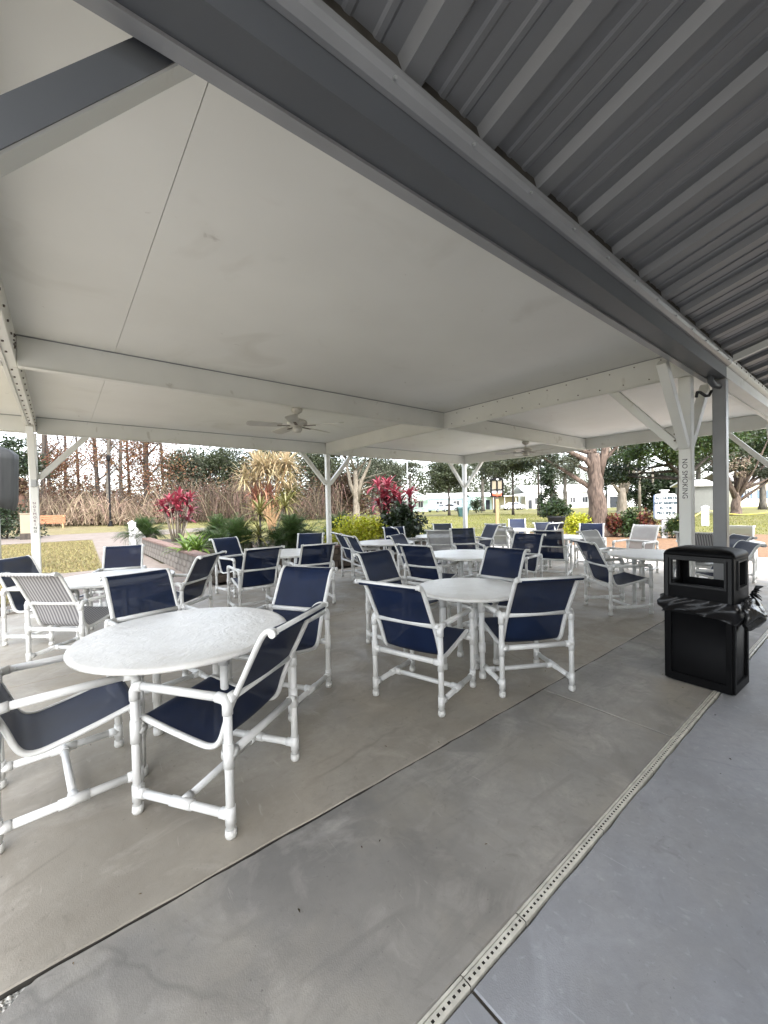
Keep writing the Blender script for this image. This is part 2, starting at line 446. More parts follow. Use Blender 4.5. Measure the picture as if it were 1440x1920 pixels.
def table_mat():
    """white moulded fibreglass: pebbled, slightly dirty, glossy"""
    m = bpy.data.materials.new('pebbled_white_tabletop'); m.use_nodes = True
    N = m.node_tree.nodes; L = m.node_tree.links; bs = N['Principled BSDF']
    tc = N.new('ShaderNodeTexCoord')
    n1 = N.new('ShaderNodeTexNoise'); n1.inputs['Scale'].default_value = 4; n1.inputs['Detail'].default_value = 8; n1.inputs['Distortion'].default_value = 1.0
    n2 = N.new('ShaderNodeTexNoise'); n2.inputs['Scale'].default_value = 21; n2.inputs['Detail'].default_value = 3; n2.inputs['Distortion'].default_value = 1.2
    n3 = N.new('ShaderNodeTexNoise'); n3.inputs['Scale'].default_value = 7; n3.inputs['Detail'].default_value = 4; n3.inputs['Distortion'].default_value = 2.5
    for n in (n1, n2, n3): L.new(tc.outputs['Object'], n.inputs['Vector'])
    rp = N.new('ShaderNodeValToRGB')
    rp.color_ramp.elements[0].position = 0.3; rp.color_ramp.elements[0].color = (0.66, 0.645, 0.60, 1)
    rp.color_ramp.elements[1].position = 0.6; rp.color_ramp.elements[1].color = (0.74, 0.73, 0.69, 1)
    L.new(n1.outputs['Fac'], rp.inputs[0]); L.new(rp.outputs[0], bs.inputs['Base Color'])
    bs.inputs['Roughness'].default_value = 0.30
    ad = N.new('ShaderNodeMath'); ad.operation = 'ADD'; L.new(n2.outputs['Fac'], ad.inputs[0]); L.new(n3.outputs['Fac'], ad.inputs[1])
    bp = N.new('ShaderNodeBump'); bp.inputs['Strength'].default_value = 0.5; bp.inputs['Distance'].default_value = 0.010
    L.new(ad.outputs[0], bp.inputs['Height']); L.new(bp.outputs[0], bs.inputs['Normal'])
    return m
M['table_top'] = table_mat()

def stripe_mat():
    m = bpy.data.materials.new('grey_striped_mesh_fabric'); m.use_nodes = True
    N = m.node_tree.nodes; L = m.node_tree.links; bs = N['Principled BSDF']
    tc = N.new('ShaderNodeTexCoord'); wv = N.new('ShaderNodeTexWave'); wv.wave_type = 'BANDS'; wv.bands_direction = 'X'
    wv.inputs['Scale'].default_value = 9.5; wv.inputs['Distortion'].default_value = 0.15
    L.new(tc.outputs['Object'], wv.inputs['Vector'])
    rp = N.new('ShaderNodeValToRGB'); rp.color_ramp.elements[0].position = 0.35; rp.color_ramp.elements[1].position = 0.6
    rp.color_ramp.elements[0].color = (0.13, 0.125, 0.13, 1); rp.color_ramp.elements[1].color = (0.34, 0.33, 0.325, 1)
    L.new(wv.outputs['Fac'], rp.inputs[0]); L.new(rp.outputs[0], bs.inputs['Base Color'])
    bs.inputs['Roughness'].default_value = 0.6
    return m
M['stripe'] = stripe_mat()

def lawn_mat():
    m = bpy.data.materials.new('dry_lawn'); m.use_nodes = True
    N = m.node_tree.nodes; L = m.node_tree.links; bs = N['Principled BSDF']
    tc = N.new('ShaderNodeTexCoord'); sx = N.new('ShaderNodeSeparateXYZ'); L.new(tc.outputs['Object'], sx.inputs[0])
    def noise(sc, det=6, dist=0.5):
        n = N.new('ShaderNodeTexNoise'); n.inputs['Scale'].default_value = sc; n.inputs['Detail'].default_value = det; n.inputs['Distortion'].default_value = dist
        L.new(tc.outputs['Object'], n.inputs['Vector']); return n.outputs['Fac']
    def ramp(x, p0, p1, a=0.0, b=1.0):
        r = N.new('ShaderNodeMapRange'); r.inputs['From Min'].default_value = p0; r.inputs['From Max'].default_value = p1
        r.inputs['To Min'].default_value = a; r.inputs['To Max'].default_value = b; L.new(x, r.inputs['Value']); return r.outputs[0]
    straw = mixrgb(N, L, ramp(noise(1.3), 0.35, 0.65), (0.112, 0.088, 0.040), (0.175, 0.146, 0.068))
    green = mixrgb(N, L, ramp(noise(0.6), 0.35, 0.65), (0.085, 0.090, 0.013), (0.135, 0.129, 0.023))
    ad = N.new('ShaderNodeMath'); ad.operation = 'ADD'
    L.new(ramp(sx.outputs[0], 0.0, 12.0, -0.15, 0.55), ad.inputs[0]); L.new(ramp(noise(0.12, 4), 0.3, 0.7, -0.1, 0.6), ad.inputs[1])
    c = mixrgb(N, L, ad.outputs[0], straw, green)
    c = mixrgb(N, L, ramp(noise(9, 5, 1.5), 0.52, 0.75, 0, 0.5), c, (0.06, 0.05, 0.016))
    c = mixrgb(N, L, ramp(noise(0.25, 5), 0.58, 0.72, 0, 0.55), c, (0.15, 0.10, 0.05))
    L.new(c, bs.inputs['Base Color']); bs.inputs['Roughness'].default_value = 0.9
    bp = N.new('ShaderNodeBump'); bp.inputs['Strength'].default_value = 0.8; bp.inputs['Distance'].default_value = 0.03
    L.new(noise(28, 5), bp.inputs['Height']); L.new(bp.outputs[0], bs.inputs['Normal'])
    return m
M['lawn'] = lawn_mat()
M['grass'] = mat('dry_grass_blades', (0.20, 0.172, 0.074), 0.8, island=0.45, transl=0.3)
M['grass_green'] = mat('yellow_green_grass_blades', (0.165, 0.172, 0.032), 0.8, island=0.4, transl=0.3)
M['slab_warm'] = concrete('pavilion_concrete', (0.352, 0.322, 0.268), (0.240, 0.215, 0.175), (0.435, 0.395, 0.335), (0.375, 0.330, 0.262), seed=3.1, streak=0.45)
M['slab_gray'] = concrete('grey_concrete', (0.305, 0.292, 0.266), (0.180, 0.172, 0.158), (0.40, 0.378, 0.34), (0.318, 0.292, 0.240), seed=8.7, streak=0.65)
M['slab_blue'] = concrete('blue_grey_painted_concrete', (0.308, 0.316, 0.335), (0.232, 0.238, 0.248), (0.36, 0.372, 0.395), (0.295, 0.292, 0.288), seed=15.2, streak=0.25, flakes=True)
M['path'] = concrete('pale_path_concrete', (0.165, 0.138, 0.118), (0.13, 0.108, 0.09), (0.20, 0.172, 0.15), (0.155, 0.122, 0.10), seed=21.0, streak=0.2, rough=0.8)
M['path_light'] = concrete('pale_patio_concrete', (0.42, 0.39, 0.35), (0.35, 0.32, 0.29), (0.48, 0.45, 0.41), (0.40, 0.36, 0.31), seed=27.0, streak=0.2, rough=0.8)
M['aggregate'] = mat('exposed_aggregate', (0.45, 0.44, 0.40), 0.8, col2=(0.10, 0.10, 0.09), vscale=90, bump=1.0, bscale=110, detail=2)
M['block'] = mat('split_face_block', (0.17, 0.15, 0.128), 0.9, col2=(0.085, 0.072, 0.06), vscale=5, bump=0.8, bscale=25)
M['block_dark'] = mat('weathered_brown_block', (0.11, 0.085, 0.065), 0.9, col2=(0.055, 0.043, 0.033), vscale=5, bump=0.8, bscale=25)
M['cap'] = mat('brick_red_cap', (0.165, 0.105, 0.085), 0.85, col2=(0.11, 0.07, 0.056), vscale=8, bump=0.4, bscale=40)

# ------------------------------------------------------------------ ground
def sheet(name, poly, z, m, kind='structure', label=None):
    b = MB(); b.add([(x, y, z) for x, y in poly], [tuple(range(len(poly)))])
    o = b.build(name, m, fix=False); tag(o, label, None, None, kind); return o

lawn = sheet('lawn', [(-260, -60), (320, -60), (320, 320), (-260, 320)], -0.05, M['lawn'])

def wobble(p, q, n, amp):
    """straight edge from p to q broken into n slightly uneven pieces"""
    out = []
    dx, dy = q[0] - p[0], q[1] - p[1]; Ln = math.hypot(dx, dy)
    for i in range(n):
        t = i / n; a = rnd.uniform(-amp, amp) if i else 0
        out.append((p[0] + dx * t - dy / Ln * a, p[1] + dy * t + dx / Ln * a))
    return out

def slab(name, edges, m, top=0.0, thick=0.14, bev=0.005):
    """edges: list of (p, q, pieces, unevenness); extruded with a worn arris"""
    poly = []
    for p, q, n, amp in edges: poly += wobble(p, q, n, amp)
    cxm = sum(p[0] for p in poly) / len(poly); cym = sum(p[1] for p in poly) / len(poly)
    n = len(poly)
    ins = []
    for i in range(n):
        a, b = poly[i - 1], poly[(i + 1) % n]
        tx, ty = b[0] - a[0], b[1] - a[1]; l = math.hypot(tx, ty)
        ins.append((poly[i][0] - ty / l * bev, poly[i][1] + tx / l * bev))
    V = [(x, y, top - thick) for x, y in poly] + [(x, y, top - bev) for x, y in poly] + [(x, y, top) for x, y in ins]
    F = []
    for k in range(2):
        for i in range(n):
            j = (i + 1) % n
            F.append((k * n + i, k * n + j, (k + 1) * n + j, (k + 1) * n + i))
    F.append(tuple(range(2 * n, 3 * n)))
    b = MB(); b.add(V, F[:n], mi=1); o0 = len(b.f); b.f += F[n:]; b.s += [False] * (len(F) - n); b.m += [0] * (len(F) - n)
    o = b.build(name, [m, M['joint']], fix=False); tag(o, None, None, None, 'structure'); return o

JY, DY0, DY1, JX = 1.704, 0.797, 0.839, 2.93
sheet('joint_bed', [(-9, -6.5), (13.2, -6.5), (13.2, 12.2), (-9, 7.7)], -0.042, M['joint'])
# pavilion floor, poured in two bays with a joint at y = 4.65
slab('pavilion_slab', [((-8, JY + .0028), (9.6, JY + .0028), 150, .0035), ((9.6, JY + .0028), (9.6, 4.645), 6, .002), ((9.6, 4.645), (-8, 4.645), 60, .002), ((-8, 4.645), (-8, JY + .0028), 4, 0)], M['slab_warm'], top=0.004)
slab('pavilion_slab', [((-8, 4.655), (9.6, 4.655), 60, .002), ((9.6, 4.655), (9.6, 8.0), 6, .002), ((9.6, 8.0), (-0.35, 8.0), 10, 0), ((-0.35, 8.0), (-8, 8.0), 10, .01), ((-8, 8.0), (-8, 4.655), 4, 0)], M['slab_warm'], top=0.004)
slab('apron_slab', [((-0.35, 8.01), (2.3, 8.01), 8, .003), ((2.3, 8.01), (2.3, 12.45), 6, 0), ((2.3, 12.45), (-0.35, 12.45), 14, .02), ((-0.35, 12.45), (-0.35, 8.01), 6, .02)], M['path'], top=0.0)
slab('patio_slab', [((9.61, -6), (13.3, -6), 4, 0), ((13.3, -6), (13.3, 9.5), 30, .02), ((13.3, 9.5), (9.61, 9.5), 6, .02), ((9.61, 9.5), (9.61, -6), 20, .003)], M['path_light'], top=0.0)
# strip between the joint and the drain
slab('walk_slab', [((-0.05, DY1 + .004), (JX - .004, DY1 + .004), 60, .002), ((JX - .004, DY1 + .004), (JX - .004, JY - .0022), 10, .002), ((JX - .004, JY - .0022), (-.10, JY - .006), 60, .0035), ((-.10, JY - .006), (-.14, 1.678), 3, .002), ((-.14, 1.678), (-.175, 1.648), 3, .003), ((-.175, 1.648), (-.30, 1.55), 4, .004), ((-.30, 1.55), (-.55, 1.45), 4, .004), ((-.55, 1.45), (-.55, DY1 + .004), 2, 0)], M['slab_gray'])
slab('walk_slab', [((JX + .004, DY1 + .004), (9.6, DY1 + .004), 60, .002), ((9.6, DY1 + .004), (9.6, JY - .0022), 4, 0), ((9.6, JY - .0022), (JX + .004, JY - .0022), 60, .004), ((JX + .004, JY - .0022), (JX + .004, DY1 + .004), 10, .002)], M['slab_gray'])
slab('walk_slab', [((-8, DY1 + .004), (-.56, DY1 + .004), 8, 0), ((-.56, DY1 + .004), (-.56, JY - .0022), 3, 0), ((-.56, JY - .0022), (-8, JY - .0022), 30, .003), ((-8, JY - .0022), (-8, DY1 + .004), 2, 0)], M['slab_gray'], top=-0.008)
sheet('aggregate_patch', [(-.555, 1.40), (-.2, 1.6), (-0.09, 1.70), (-.555, 1.70)], -0.012, M['aggregate'])
# painted walkway in front of the drain
slab('walkway_slab', [((0.9475, -6), (9.6, -6), 4, 0), ((9.6, -6), (9.6, DY0 - .006), 4, 0), ((9.6, DY0 - .006), (0.9435, DY0 - .006), 80, .0035), ((0.9435, DY0 - .006), (0.9475, -6), 30, .002)], M['slab_blue'])
slab('walkway_slab', [((-8, -6), (0.938, -6), 4, 0), ((0.938, -6), (0.934, DY0 - .006), 30, .002), ((0.934, DY0 - .006), (-8, DY0 - .006), 60, .0035), ((-8, DY0 - .006), (-8, -6), 4, 0)], M['slab_blue'])
sheet('joint_filler', [(0.936, -6), (0.950, -6), (0.946, DY0 - .006), (0.932, DY0 - .006)], -0.007, M['joint'])
# pebbles in the broken corner
pb = MB()
for i in range(520):
    x = rnd.uniform(-.54, -.1); y = rnd.uniform(1.45, 1.695)
    if y < 1.70 - (-.09 - x) * 0.72 + 0.006: continue
    r = rnd.uniform(.003, .0075); pb.ball((x, y, -0.011), (r, r * rnd.uniform(.6, 1.2), r * .7), 5, 3)
tag(pb.build('pebble', mat('white_pebble', (0.5, 0.48, 0.43), 0.7, island=0.5)), 'small pale pebbles bared where the slab edge is broken', 'pebbles', None, 'stuff')

# drain: cream slotted channel cover let into the floor, in lengths
drain = empty('floor_drain', (0, 0, 0)); tag(drain, None, None, None, 'structure')
tr = MB(); tr.box((-1.2, DY0 + .002, -.06), (9.4, DY1 - .002, -.035)); tr.build('drain_trough', M['joint'], drain)
def grate(x0, x1):
    b = MB(); y0, y1, t, zt = DY0 + .001, DY1 - .001, .004, .003
    ya, yb, yc = y0 + .0110, y0 + .0195, y0 + .0295    # slot from ya to yb
    n = int((x1 - x0 - .004) / .0225); p = (x1 - x0 - .004) / n
    xs = []
    for i in range(n):
        a = x0 + .002 + i * p; xs += [a, a + p * .29, a + p * .71]
    xs.append(x1 - .002)
    rows = [y0, ya, yb, yc - .0016, yc + .0016, y1]
    zs = [zt - .002, zt, zt, zt, zt, zt - .0005]
    V = [(x, y, z) for y, z in zip(rows, zs) for x in xs]
    m = len(xs); F = []
    for r in range(5):
        if r == 3: continue
        for i in range(m - 1):
            if r == 1 and i % 3 == 1: continue
            F.append((r * m + i, r * m + i + 1, (r + 1) * m + i + 1, (r + 1) * m + i))
    b.add(V, F)
    # slot walls coloured dark like shade in the holes; groove and sides
    for i in range(1, m - 1, 3):
        xa, xb = xs[i], xs[i + 1]
        W = [(xa, ya, zt), (xb, ya, zt), (xb, yb, zt), (xa, yb, zt)]
        W += [(x, y, zt - .012) for x, y, _ in W]
        b.add(W, [(0, 1, 5, 4), (1, 2, 6, 5), (2, 3, 7, 6), (3, 0, 4, 7)], mi=1)
    g0, g1 = rows[3], rows[4]
    b.add([(xs[0], g0, zt), (xs[-1], g0, zt), (xs[-1], g0, zt - .006), (xs[0], g0, zt - .006), (xs[-1], g1, zt - .006), (xs[0], g1, zt - .006), (xs[-1], g1, zt), (xs[0], g1, zt)],
          [(0, 1, 2, 3), (3, 2, 4, 5), (5, 4, 6, 7)])
    for y in (y0, y1):
        z = zt - .002 if y == y0 else zt - .0005
        b.add([(xs[0], y, z), (xs[-1], y, z), (xs[-1], y, -.04), (xs[0], y, -.04)], [(0, 1, 2, 3)])
    return b.build('drain_grate', [M['drain'], M['joint']], drain, fix=False)
gx = -0.6
for ln in (0.9, 0.64, 0.30) + (0.62,) * 13:
    grate(gx, gx + ln); gx += ln

# paths on the lawn
sheet('garden_path', [(-70, 26.5), (1.35, 26.8), (0.85, 12.46), (2.2, 12.46), (2.3, 20), (3.6, 27), (9, 30), (9, 34.5), (-70, 34.5)], -0.036, M['path'])
sheet('mulch_bed', [(13.32, -4), (20.5, -6), (22, 3), (21, 8.5), (18, 11), (13.32, 8.5)], -0.038, M['mulch'])
kerb = MB()
kerb.box((-7.5, 8.02, -.1), (-0.38, 8.2, .10), bev=.02)
tag(kerb.build('kerb_stone', M['block']), None, None, None, 'structure')

# loose grass blades
def grass(name, m, n, x0, x1, y0, y1, ok, label):
    P = np.column_stack([rng.uniform(x0, x1, n), rng.uniform(y0, y1, n)])
    P = P[np.array([ok(x, y) for x, y in P])]
    k = len(P); a = rng.uniform(0, 6.283, k); h_ = rng.uniform(.03, .085, k); w = rng.uniform(.008, .02, k)
    lean = rng.normal(0, .03, (k, 2))
    V = np.zeros((k, 3, 3))
    V[:, 0, :2] = P + np.column_stack([np.cos(a), np.sin(a)]) * w[:, None]
    V[:, 1, :2] = P - np.column_stack([np.cos(a), np.sin(a)]) * w[:, None]
    V[:, 2, :2] = P + lean
    V[:, 0:2, 2] = -.05; V[:, 2, 2] = -.05 + h_
    o = np_mesh(name, V.reshape(-1, 3), np.arange(k * 3).reshape(-1, 3), m)
    tag(o, label, 'grass', None, 'stuff')
def left_ok(x, y):
    if y > 26.2 or (x > -0.4 and y < 12.6) or y < 8.25: return False
    return x < 0.8 + (y - 12.4) * 0.035
grass('grass', M['grass'], 70000, -9, 1.2, 8.2, 26, left_ok, 'short straw-coloured grass on the lawn beside the left post')
grass('grass', M['grass_green'], 60000, 13.5, 46, -3, 34, lambda x, y: not (x < 22 and y < 11), 'yellow-green grass on the open lawn beyond the right tables')

# ------------------------------------------------------------------ white picnic canopy
ZB, ZC = 2.60, 2.832                   # underside of beams, ceiling
XL, XR, XG = (-0.30, -0.22), (4.50, 4.60), (9.02, 9.12)
YC, YB, YE = (1.12, 1.22), (4.13, 4.23), (7.54, 7.64)
canopy = empty('picnic_canopy', (4.5, 4.3, 0))
tag(canopy, 'large white flat roofed picnic canopy on slim posts above the tables', 'canopy')
def cpart(b, name, m, parent=None):
    o = b.build(name, m)
    p = parent or canopy
    o.parent = p; o.matrix_parent_inverse = Matrix.Translation(-Vector(canopy.location)) if p is canopy else Matrix()
    return o
for x0, x1 in ((-1.75, 0.4055), (0.4085, 9.12)):
    b = MB(); b.box((x0, 1.0, ZC), (x1, 7.64, ZC + .07)); cpart(b, 'roof_panel', M['ceiling'])
b = MB(); b.box((0.30, 1.0, ZC + .0705), (0.52, 7.64, ZC + .09)); cpart(b, 'seam_cover', M['white_paint'])
def beam(lo, hi):
    b = MB(); b.box(lo, hi, bev=.006)
    return cpart(b, 'beam', M['white_paint'])
# cross beams (along x) cut between the rafters so nothing overlaps
for ys in (YB, YE):
    for x0, x1 in ((-1.75, XL[0] - .002), (XL[1] + .002, XR[0] - .002), (XR[1] + .002, XG[0] - .002)):
        beam((x0, ys[0], ZB), (x1, ys[1], ZC - .002))
# rafters (along y)
for xs in (XL, XR, XG):
    o = beam((xs[0], 1.114, ZB + (.0 if xs is not XL else .02)), (xs[1], YE[1], ZC - .001))
# bottom lip strips (bent sheet edges under each rafter)
for xs in (XL, XR, XG):
    b = MB(); b.box((xs[0] - .012, 1.3, ZB - .012 + (.02 if xs is XL else 0)), (xs[0] + .02, YE[0] - .02, ZB - .001 + (.02 if xs is XL else 0)), bev=.003); cpart(b, 'beam_lip', M['white_paint'])
# thin fascia trim under the eave and a grey strip imitating the shadow line at the ceiling
for x0, x1 in ((-1.75, XL[0] - .004), (XL[1] + .004, XR[0] - .004), (XR[1] + .004, XG[0] - .004)):
    b = MB(); b.box((x0, YE[0] - .018, ZB - .010), (x1, YE[0] + .03, ZB - .001), bev=.003); cpart(b, 'beam_lip', M['white_paint'])
    b = MB(); b.box((x0, YB[0] - .010, ZB - .008), (x1, YB[0] + .025, ZB - .001), bev=.002); cpart(b, 'beam_lip', M['white_paint'])
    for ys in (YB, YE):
        b = MB(); b.box((x0, ys[0] - .006, ZC - .010), (x1, ys[0] - .001, ZC - .002)); cpart(b, 'shadow_strip', M['mid_metal'])
b = MB(); b.box((XR[0] - .006, 1.25, ZC - .009), (XR[0] - .001, YB[0] - .01, ZC - .002)); cpart(b, 'shadow_strip', M['mid_metal'])  # grey strip standing in for the shadow line along the rafter
# bolt heads
bb = MB()
def bolt(x, y, z, ax, s, r=.008):
    d = [0, 0, 0]; d[ax] = s
    p = np.array([x, y, z]); bb.tube([p, p + np.array(d) * .009], r, 6)
for y in np.arange(1.35, 7.4, .23):
    if abs(y - 4.18) < .1: continue
    if y < 4.0: bolt(XR[0] - .001, y, ZC - .045 + rnd.uniform(-.01, .01), 0, -1, .006); bolt(XR[0] - .001, y + .1, ZB + .04, 0, -1, .006)
    bolt(XL[1] + .001, y, ZB + .075, 0, 1); bolt(XL[0] + .04, y, ZB + .019, 2, -1)
for k in range(7): bolt(XL[1] + .001, 3.86 + rnd.uniform(0, .2), ZB + .06 + k * .02, 0, 1, .006)
for k in range(3): bolt(XR[0] - .001, 1.245, 2.02 + k * .06, 0, -1, .009)
o = cpart(bb, 'bolt_row', M['bolt']); o['kind'] = 'stuff'
# posts with knee braces
def brace(parent, p, q, w=.075):
    d = Vector(q) - Vector(p); b = MB()
    b.box((-w / 2, -w / 2, 0), (w / 2, w / 2, d.length), bev=.004)
    up = d.normalized(); side = Vector((0, 0, 1)).cross(up).normalized(); third = up.cross(side)
    Mx = Matrix((side, third, up)).transposed()
    b.v = [tuple(Mx @ Vector(v) + Vector(p)) for v in b.v]
    o = b.build('knee_brace', M['white_paint'], parent); return o
def post(x, y, w, top, braces, L_=.58):
    b = MB(); b.box((x - w / 2, y - w / 2, 0.006), (x + w / 2, y + w / 2, top), bev=.008)
    b.box((x - w / 2 - .05, y - w / 2 - .05, 0.005), (x + w / 2 + .05, y + w / 2 + .05, .014))
    p = cpart(b, 'post', M['white_paint'])
    for sx, sy in braces:
        brace(p, (x + sx * (w / 2 + .005), y + sy * (w / 2 + .005), top - L_ - .06), (x + sx * (w / 2 + L_), y + sy * (w / 2 + L_), top + .015))
    return p
post_left = post(-.27, 7.59, .10, ZB, [(1, 0), (0, -1)])
post_mid = post(4.55, 7.59, .09, ZB, [(1, 0), (-1, 0)])
post_corner = post(9.07, 7.59, .10, ZB, [(-1, 0), (0, -1)])
post_sign = post(4.55, 1.17, .10, ZB - .005, [(0, 1), (1, 0), (-1, 0)])
post_near = post(-.26, 1.17, .10, ZB - .005, [])
brace(post_near, (-.205, 1.17, 2.115), (.385, 1.17, 2.81))
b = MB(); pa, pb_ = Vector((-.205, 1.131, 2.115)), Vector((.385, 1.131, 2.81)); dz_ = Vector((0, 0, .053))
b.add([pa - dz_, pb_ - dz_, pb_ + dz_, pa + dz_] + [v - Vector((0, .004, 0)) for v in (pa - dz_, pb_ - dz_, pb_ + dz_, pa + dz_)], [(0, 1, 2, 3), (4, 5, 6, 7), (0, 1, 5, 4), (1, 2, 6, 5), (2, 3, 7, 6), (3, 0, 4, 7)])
b.build('dark_brace_side', M['dark_metal'], post_near)  # thin dark plate, makes this side of the brace darker
post_far = post(9.07, 1.13, .10, ZB - .005, [(0, 1), (-1, 0)])

def text_mesh(body, size, m, name, parent=None, extrude=.0012, align='CENTER', spacing=1.0, lsp=1.0, bold=0.0):
    cu = bpy.data.curves.new(name, 'FONT'); cu.body = body; cu.size = size; cu.extrude = extrude; cu.offset = bold
    cu.align_x = align; cu.align_y = 'CENTER'; cu.space_character = spacing; cu.space_line = lsp
    cu.resolution_u = 3
    t = bpy.data.objects.new(name, cu); COL.objects.link(t)
    dg = bpy.context.evaluated_depsgraph_get(); dg.update()
    me = bpy.data.meshes.new_from_object(t.evaluated_get(dg))
    bpy.data.objects.remove(t); me.name = name
    me.materials.clear(); me.materials.append(m)
    o = bpy.data.objects.new(name, me); COL.objects.link(o)
    if parent: o.parent = parent
    return o
def face_minus_x(o, x, y, z, rot=0.0):
    """lay flat lettering on a face that looks towards -x; rot turns it in that plane"""
    base = Matrix(((0, 0, -1), (-1, 0, 0), (0, 1, 0)))
    o.matrix_local = Matrix.Translation((x, y, z)) @ base.to_4x4() @ Matrix.Rotation(rot, 4, 'Z')
t = text_mesh('NO SMOKING', .058, M['decal'], 'lettering', post_sign, spacing=1.0)
face_minus_x(t, 4.4985, 1.172, 1.66, -math.pi / 2)
# left post: outlet box, paper notice, stacked letters
b = MB(); b.box((-.302, 7.500, 1.84), (-.238, 7.538, 1.98), bev=.006); b.build('outlet_box', M['steel'], post_left)
b = MB(); b.box((-.305, 7.534, 2.02), (-.235, 7.539, 2.14)); b.build('paper_notice', M['sign_white'], post_left)
for k, ch in enumerate('NOSMOKING'):
    t = text_mesh(ch, .046, M['decal_red'] if k < 7 else M['decal'], 'lettering', post_left)
    t.matrix_local = Matrix.Translation((-.27, 7.5375, 1.61 - k * .050)) @ Matrix.Rotation(math.pi / 2, 4, 'X')

# ceiling fans under the cross beam
def fan(x, y, label, rot):
    f = empty('ceiling_fan', (x, y, ZB), rot); tag(f, label, 'fan', 'white ceiling fans under the canopy')
    b = MB(); b.lathe([(0, 0), (.055, 0), (.065, -.02), (.055, -.05), (.025, -.07), (0, -.072)], 16); b.build('mount_cup', M['fan'], f)
    b = MB(); b.tube([(0, 0, -.06), (0, 0, -.13)], .013, 8); b.build('downrod', M['white_paint'], f)
    b = MB(); b.lathe([(0, -.125), (.05, -.128), (.10, -.145), (.115, -.17), (.105, -.20), (.06, -.215), (0, -.215)], 20); b.build('motor_housing', M['fan'], f)
    b = MB(); b.lathe([(0, -.212), (.05, -.215), (.055, -.25), (.04, -.275), (0, -.28)], 16); b.build('switch_cup', M['fan'], f)
    for k in range(5):
        a = 2 * math.pi * k / 5
        b = MB(); Lb, r0 = .55, .17
        pts = [(r0, -.045), (.30, -.055), (Lb - .05, -.062), (Lb - .01, -.045), (Lb, 0), (Lb - .01, .045), (Lb - .05, .062), (.30, .055), (r0, .045)]
        tl = .22; V = [(px, py, -.205 + py * tl) for px, py in pts] + [(px, py, -.199 + py * tl) for px, py in pts]
        n = len(pts); b.add(V, [tuple(range(n))[::-1], tuple(range(n, 2 * n))] + [(i, (i + 1) % n, n + (i + 1) % n, n + i) for i in range(n)])
        bl = b.build('blade', M['fan'], f); bl.rotation_euler = (0, 0, a)
        b = MB(); b.box((.08, -.016, -.212), (.22, .016, -.2065)); ir = b.build('blade_iron', M['bolt'], bl)
    return f
fan(2.13, 4.19, 'white five blade ceiling fan under the beam, left of the middle post', .35)
fan(6.75, 4.19, 'farther white ceiling fan in the right bay beside the corner post', .9)

# ------------------------------------------------------------------ grey metal walkway roof
wroof = empty('walkway_roof', (0, 0, 0))
tag(wroof, 'dark grey corrugated metal walkway roof with long gutter beam', 'roof')
PITCH = math.radians(16.5); RP = 0.38; RX = 0.90
def rp_pt(x, s, dz):
    """point on the roof: s metres up the slope from the gutter edge, dz above the low flats"""
    return (x, .93 - s * math.cos(PITCH) - dz * -math.sin(PITCH) * 0, 2.808 + s * math.sin(PITCH) + dz)
def profile(k0, n):
    xs = []
    for k in range(n):
        c = RX + (k0 + k) * RP
        xs += [(c - .036, 0), (c + .036, 0), (c + .060, .036), (c + .118, .036), (c + .128, .030), (c + .146, .030), (c + .156, .036),
               (c + .224, .036), (c + .234, .030), (c + .252, .030), (c + .262, .036), (c + .320, .036)]
    c = RX + (k0 + n) * RP
    xs.append((c - .036, 0.0))
    return xs
S_TOP = 3.3
for k0 in range(-7, 21, 3):
    pr = profile(k0, 3); b = MB()
    V = [rp_pt(x, s, z) for s in (-.01, S_TOP) for x, z in pr]; n = len(pr)
    b.add(V, [(i, i + 1, n + i + 1, n + i) for i in range(n - 1)])
    V2 = [rp_pt(x, s, z + .003) for s in (-.01, S_TOP) for x, z in pr]
    b.add(V2, [(i, n + i, n + i + 1, i + 1) for i in range(n - 1)])
    o = b.build('roof_sheet', M['roof_metal'], wroof, fix=False)
def gprism(poly, x0, x1, name, m, smooth=False):
    b = MB(); b.prism(poly, 0, x0, x1, smooth=smooth); return b.build(name, m, wroof)
XE = 4.90
for x0, x1, ma, mb in ((-1.75, XE, M['dark_metal'], M['mid_metal']), (XE + .003, 9.12, M['white_paint'], M['white_paint'])):
    gprism([(.945, 2.602), (1.112, 2.602), (1.112, 2.80), (.945, 2.80)], x0, x1, 'gutter_beam', ma)
    gprism([(1.064, 2.590), (1.108, 2.590), (1.108, 2.601), (1.064, 2.601)], x0, x1, 'beam_flange', mb)
    gprism([(.944, 2.704), (.928, 2.706), (.908, 2.722), (.901, 2.742), (.903, 2.762), (.912, 2.774), (.922, 2.778), (.944, 2.778)], x0, x1, 'gutter_lip', mb)
    gprism([(.944, 2.786), (.931, 2.786), (.929, 2.806), (.944, 2.806)], x0, x1, 'drip_edge', mb)
gprism([(.9345, 2.8065), (1.11, 2.8065), (1.11, 2.866), (.9345, 2.866)], -1.75, 9.12, 'closure_strip', M['joint'])
sb = MB()
for x in np.arange(-1.0, 4.8, .36): sb.tube([(x, .905, 2.728), (x, .896, 2.724)], .005, 6)
o = sb.build('screw_row', M['steel'], wroof); o['kind'] = 'stuff'
sb = MB()
for x in np.arange(5.05, 9.0, .21): sb.tube([(x, .9035, 2.745), (x, .896, 2.745)], .009, 6)
o = sb.build('bolt_row', M['bolt'], wroof); o['kind'] = 'stuff'
